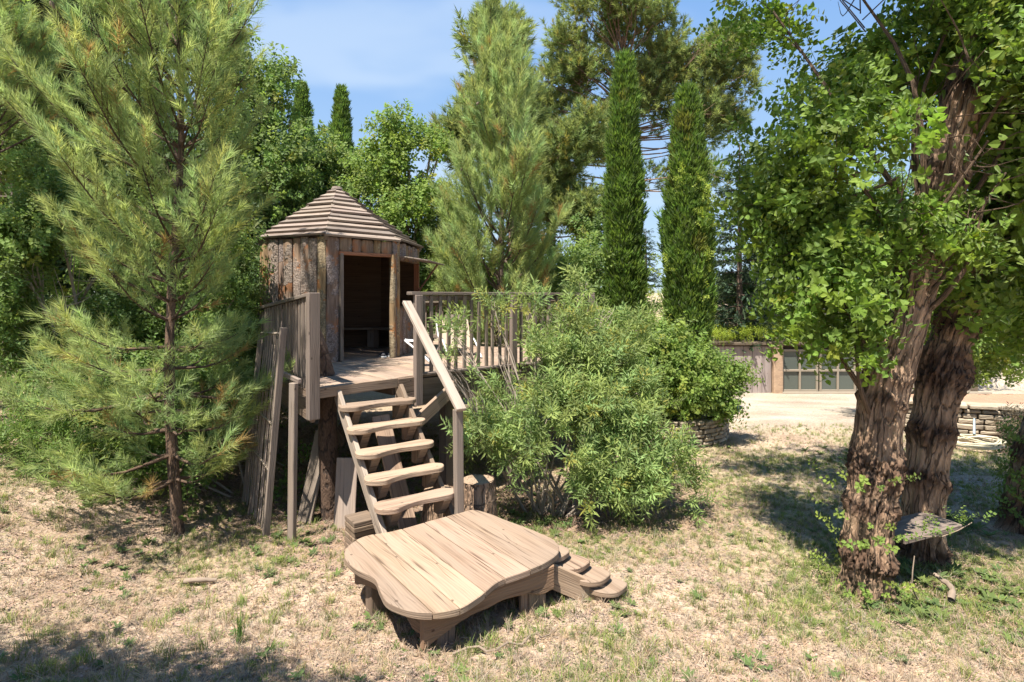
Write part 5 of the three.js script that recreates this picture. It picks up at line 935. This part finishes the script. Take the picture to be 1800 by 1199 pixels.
// ---------- what lies and grows on the ground ----------
seed(1801);
{
  const blade = (n, L, w, spread, curl) => { const pos = []; for (let i = 0; i < n; i++) { const a = rr(0, 6.28), q = rr(0.15, 1) * spread, p = V(rr(-0.02, 0.02), 0, rr(-0.02, 0.02)), l = L * rr(0.5, 1.1), d = V(Math.cos(a) * Math.sin(q), Math.cos(q), Math.sin(a) * Math.sin(q)), s = V(-Math.sin(a), 0, Math.cos(a)).multiplyScalar(w / 2), m = p.clone().addScaledVector(d, l * 0.55), e = m.clone().addScaledVector(d, l * 0.45).add(V(Math.cos(a) * curl * l, -curl * l, Math.sin(a) * curl * l)); const P = (v, k) => [v.x + s.x * k, v.y + s.y * k, v.z + s.z * k]; pos.push(...P(p, -1), ...P(p, 1), ...P(m, 0.8), ...P(p, -1), ...P(m, 0.8), ...P(m, -0.8), ...P(m, -0.8), ...P(m, 0.8), e.x, e.y, e.z); } return flat(pos); };
  const strawGeo = blade(10, 0.11, 0.0032, 1.55, 0.1), tuftGeo = blade(14, 0.09, 0.0035, 0.9, 0.2), reedGeo = blade(26, 0.26, 0.005, 0.35, 0.05), lawnGeo = blade(16, 0.06, 0.004, 1.1, 0.15);
  const litterGeo = (() => { const p = []; for (let i = 0; i < 9; i++) { const a = rr(0, 6.28); leafInto(p, V(rr(-0.09, 0.09), rr(0.004, 0.014), rr(-0.09, 0.09)), V(Math.cos(a), rr(-0.15, 0.25), Math.sin(a)).normalize(), V(rr(-0.4, 0.4), 1, rr(-0.4, 0.4)), rr(0.015, 0.042), rr(0.008, 0.018), 0.45, 0.4); } return flat(p); })();
  const weedGeo = (() => { const p = []; for (let i = 0; i < 10; i++) { const a = i * 2.4, e = rr(0.2, 0.8); leafInto(p, V(0, 0.005, 0), V(Math.cos(a), e, Math.sin(a)).normalize(), UP, rr(0.06, 0.11), 0.03, 0.55, 0.3, true); } return flat(p); })();
  const lying = (n, make) => { const l = []; for (let i = 0; i < n * 6 && l.length < n; i++) { const d = 2.4 + 9 * Math.pow(R(), 1.5), w = d * 0.98 + 0.6, x = rr(-w, w), o = make(x, d); if (o) l.push({ p: G(x, d, o.up ?? 0), ...o }); } return l; };
  const name = (m, label, category) => { m.userData.label = label; m.userData.category = category; };
  const strawMat = leafMaterial(0.36, 0.285, 0.208, 0.25, 0), litterMat = std({ color: new THREE.Color().setRGB(0.25, 0.178, 0.138), roughness: 0.9 }), grassMat = leafMaterial(0.2, 0.26, 0.07, 0.45, 0), weedMat = leafMaterial(0.11, 0.165, 0.045, 0.4, 0.1);
  name(copies('dry_grass', strawGeo, strawMat, lying(21000, (x, d) => (R() < 0.25 + 0.75 * (1 - shadeLitter(x, d)) * (1 - gravelness(x, d)) ? { d: V(rr(-0.6, 0.6), 1, rr(-0.6, 0.6)).normalize(), s: rr(0.5, 1.2), c: varied(0.3, 0.03) } : null)), scene), 'dry straw coloured grass lying over the whole clearing', 'grass');
  name(copies('leaf_litter', litterGeo, litterMat, lying(15000, (x, d) => (R() < 0.24 + 0.9 * shadeLitter(x, d) ? { d: V(rr(-0.15, 0.15), 1, rr(-0.15, 0.15)).normalize(), s: rr(0.6, 1.15), c: [rr(0.6, 1.7), rr(0.6, 1.5), rr(0.6, 1.5)].map((v, k, a) => (k ? lerp(v, a[0], 0.85) : v)) } : null)), scene), 'brown dead leaves scattered under the trees and over the clearing', 'leaf litter');
  name(copies('short_grass', lawnGeo, grassMat, lying(15000, (x, d) => (R() < greenness(x, d) * 1.1 * (1 - gravelness(x, d)) + 0.05 ? { d: V(rr(-0.2, 0.2), 1, rr(-0.2, 0.2)).normalize(), s: rr(0.5, 1.1), c: varied(0.3, 0.05) } : null)), scene), 'short patchy green grass among the dry grass', 'grass');
  name(copies('grass_tuft', tuftGeo, grassMat, lying(2600, (x, d) => (fbm(x * 0.9, d * 0.9, 71, 3) > 0.05 || R() < 0.25 ? { d: V(rr(-0.2, 0.2), 1, rr(-0.2, 0.2)).normalize(), s: rr(0.6, 1.6), c: varied(0.3, 0.08) } : null)), scene), 'scattered taller green grass tufts in the dry grass', 'grass');
  const weeds = lying(480, () => ({ d: V(rr(-0.1, 0.1), 1, rr(-0.1, 0.1)).normalize(), s: rr(0.35, 0.9), c: varied(0.3, 0.03) }));
  const patch = (x, d, r, n, s) => { for (let i = 0; i < n; i++) { const a = rr(0, 6.28), q = r * Math.sqrt(R()), X = x + Math.cos(a) * q, D = d + Math.sin(a) * q; weeds.push({ p: G(X, D), d: V(rr(-0.3, 0.3), 1, rr(-0.3, 0.3)).normalize(), s: rr(0.7, 1.2) * s, c: varied(0.25, 0.04) }); } };
  patch(-4.6, 6.3, 0.5, 26, 0.9); patch(-3.6, 5.3, 0.4, 18, 0.7); patch(-5.4, 6.8, 0.7, 30, 0.9); patch(3.1, 4.55, 0.35, 36, 0.9); patch(3.9, 4.9, 0.45, 40, 1); patch(-1.1, 4.32, 0.12, 9, 0.7); patch(0.28, 4.45, 0.1, 7, 0.6); patch(-2.2, 5.7, 0.4, 20, 0.8); patch(-0.7, 3.75, 0.3, 9, 0.55); patch(0.9, 4.55, 0.15, 8, 0.6); patch(0.1, 6.5, 0.6, 40, 1); patch(4.9, 6.2, 0.3, 20, 1.2); patch(5.1, 8.6, 0.8, 40, 1);
  name(copies('weeds', weedGeo, weedMat, weeds, scene), 'small broad leaved green weeds dotted over the ground', 'weeds');
  // a single rush tuft in the foreground, and bits of wood
  const rt = mesh('rush_tuft', reedGeo, leafMaterial(0.10, 0.19, 0.03, 0.35, 0.1)); rt.position.copy(G(-1.92, 4.02)); rt.scale.setScalar(1.15); tag(rt, 'single upright green rush tuft in the dry grass at lower left', 'grass tuft');
  for (const [pts, r, lab] of [[[G(-0.4, 3.82, 0.02), G(-0.24, 3.86, 0.05), G(-0.15, 3.83, 0.02), G(-0.02, 3.93, 0.05), G(0.06, 3.95, 0.02), G(0.16, 4.06, 0.05), G(0.22, 4.04, 0.02), G(0.34, 4.22, 0.03)], 0.009, 'thin crooked dead stick lying before the platform'], [[G(-2.85, 4.95, 0.03), G(-2.72, 4.93, 0.05), G(-2.58, 4.97, 0.03)], 0.025, 'short thick piece of dead wood in the grass left of the platform'], [[G(3.55, 4.6, 0.05), G(3.62, 4.68, 0.1), G(3.6, 4.85, 0.14)], 0.028, 'pale broken branch stub beside the near poplar']]) tag(new Tubes().add(pts, r, r * 0.6, 7, 12, (a, y) => r * 0.3 * noise2(a, y * 30, 3)).build('dead_stick', M.twig, scene), lab, 'stick');
}

scene.traverse((o) => { if (o.isMesh) o.castShadow = o.receiveShadow = true; });
renderer.render(scene, camera);
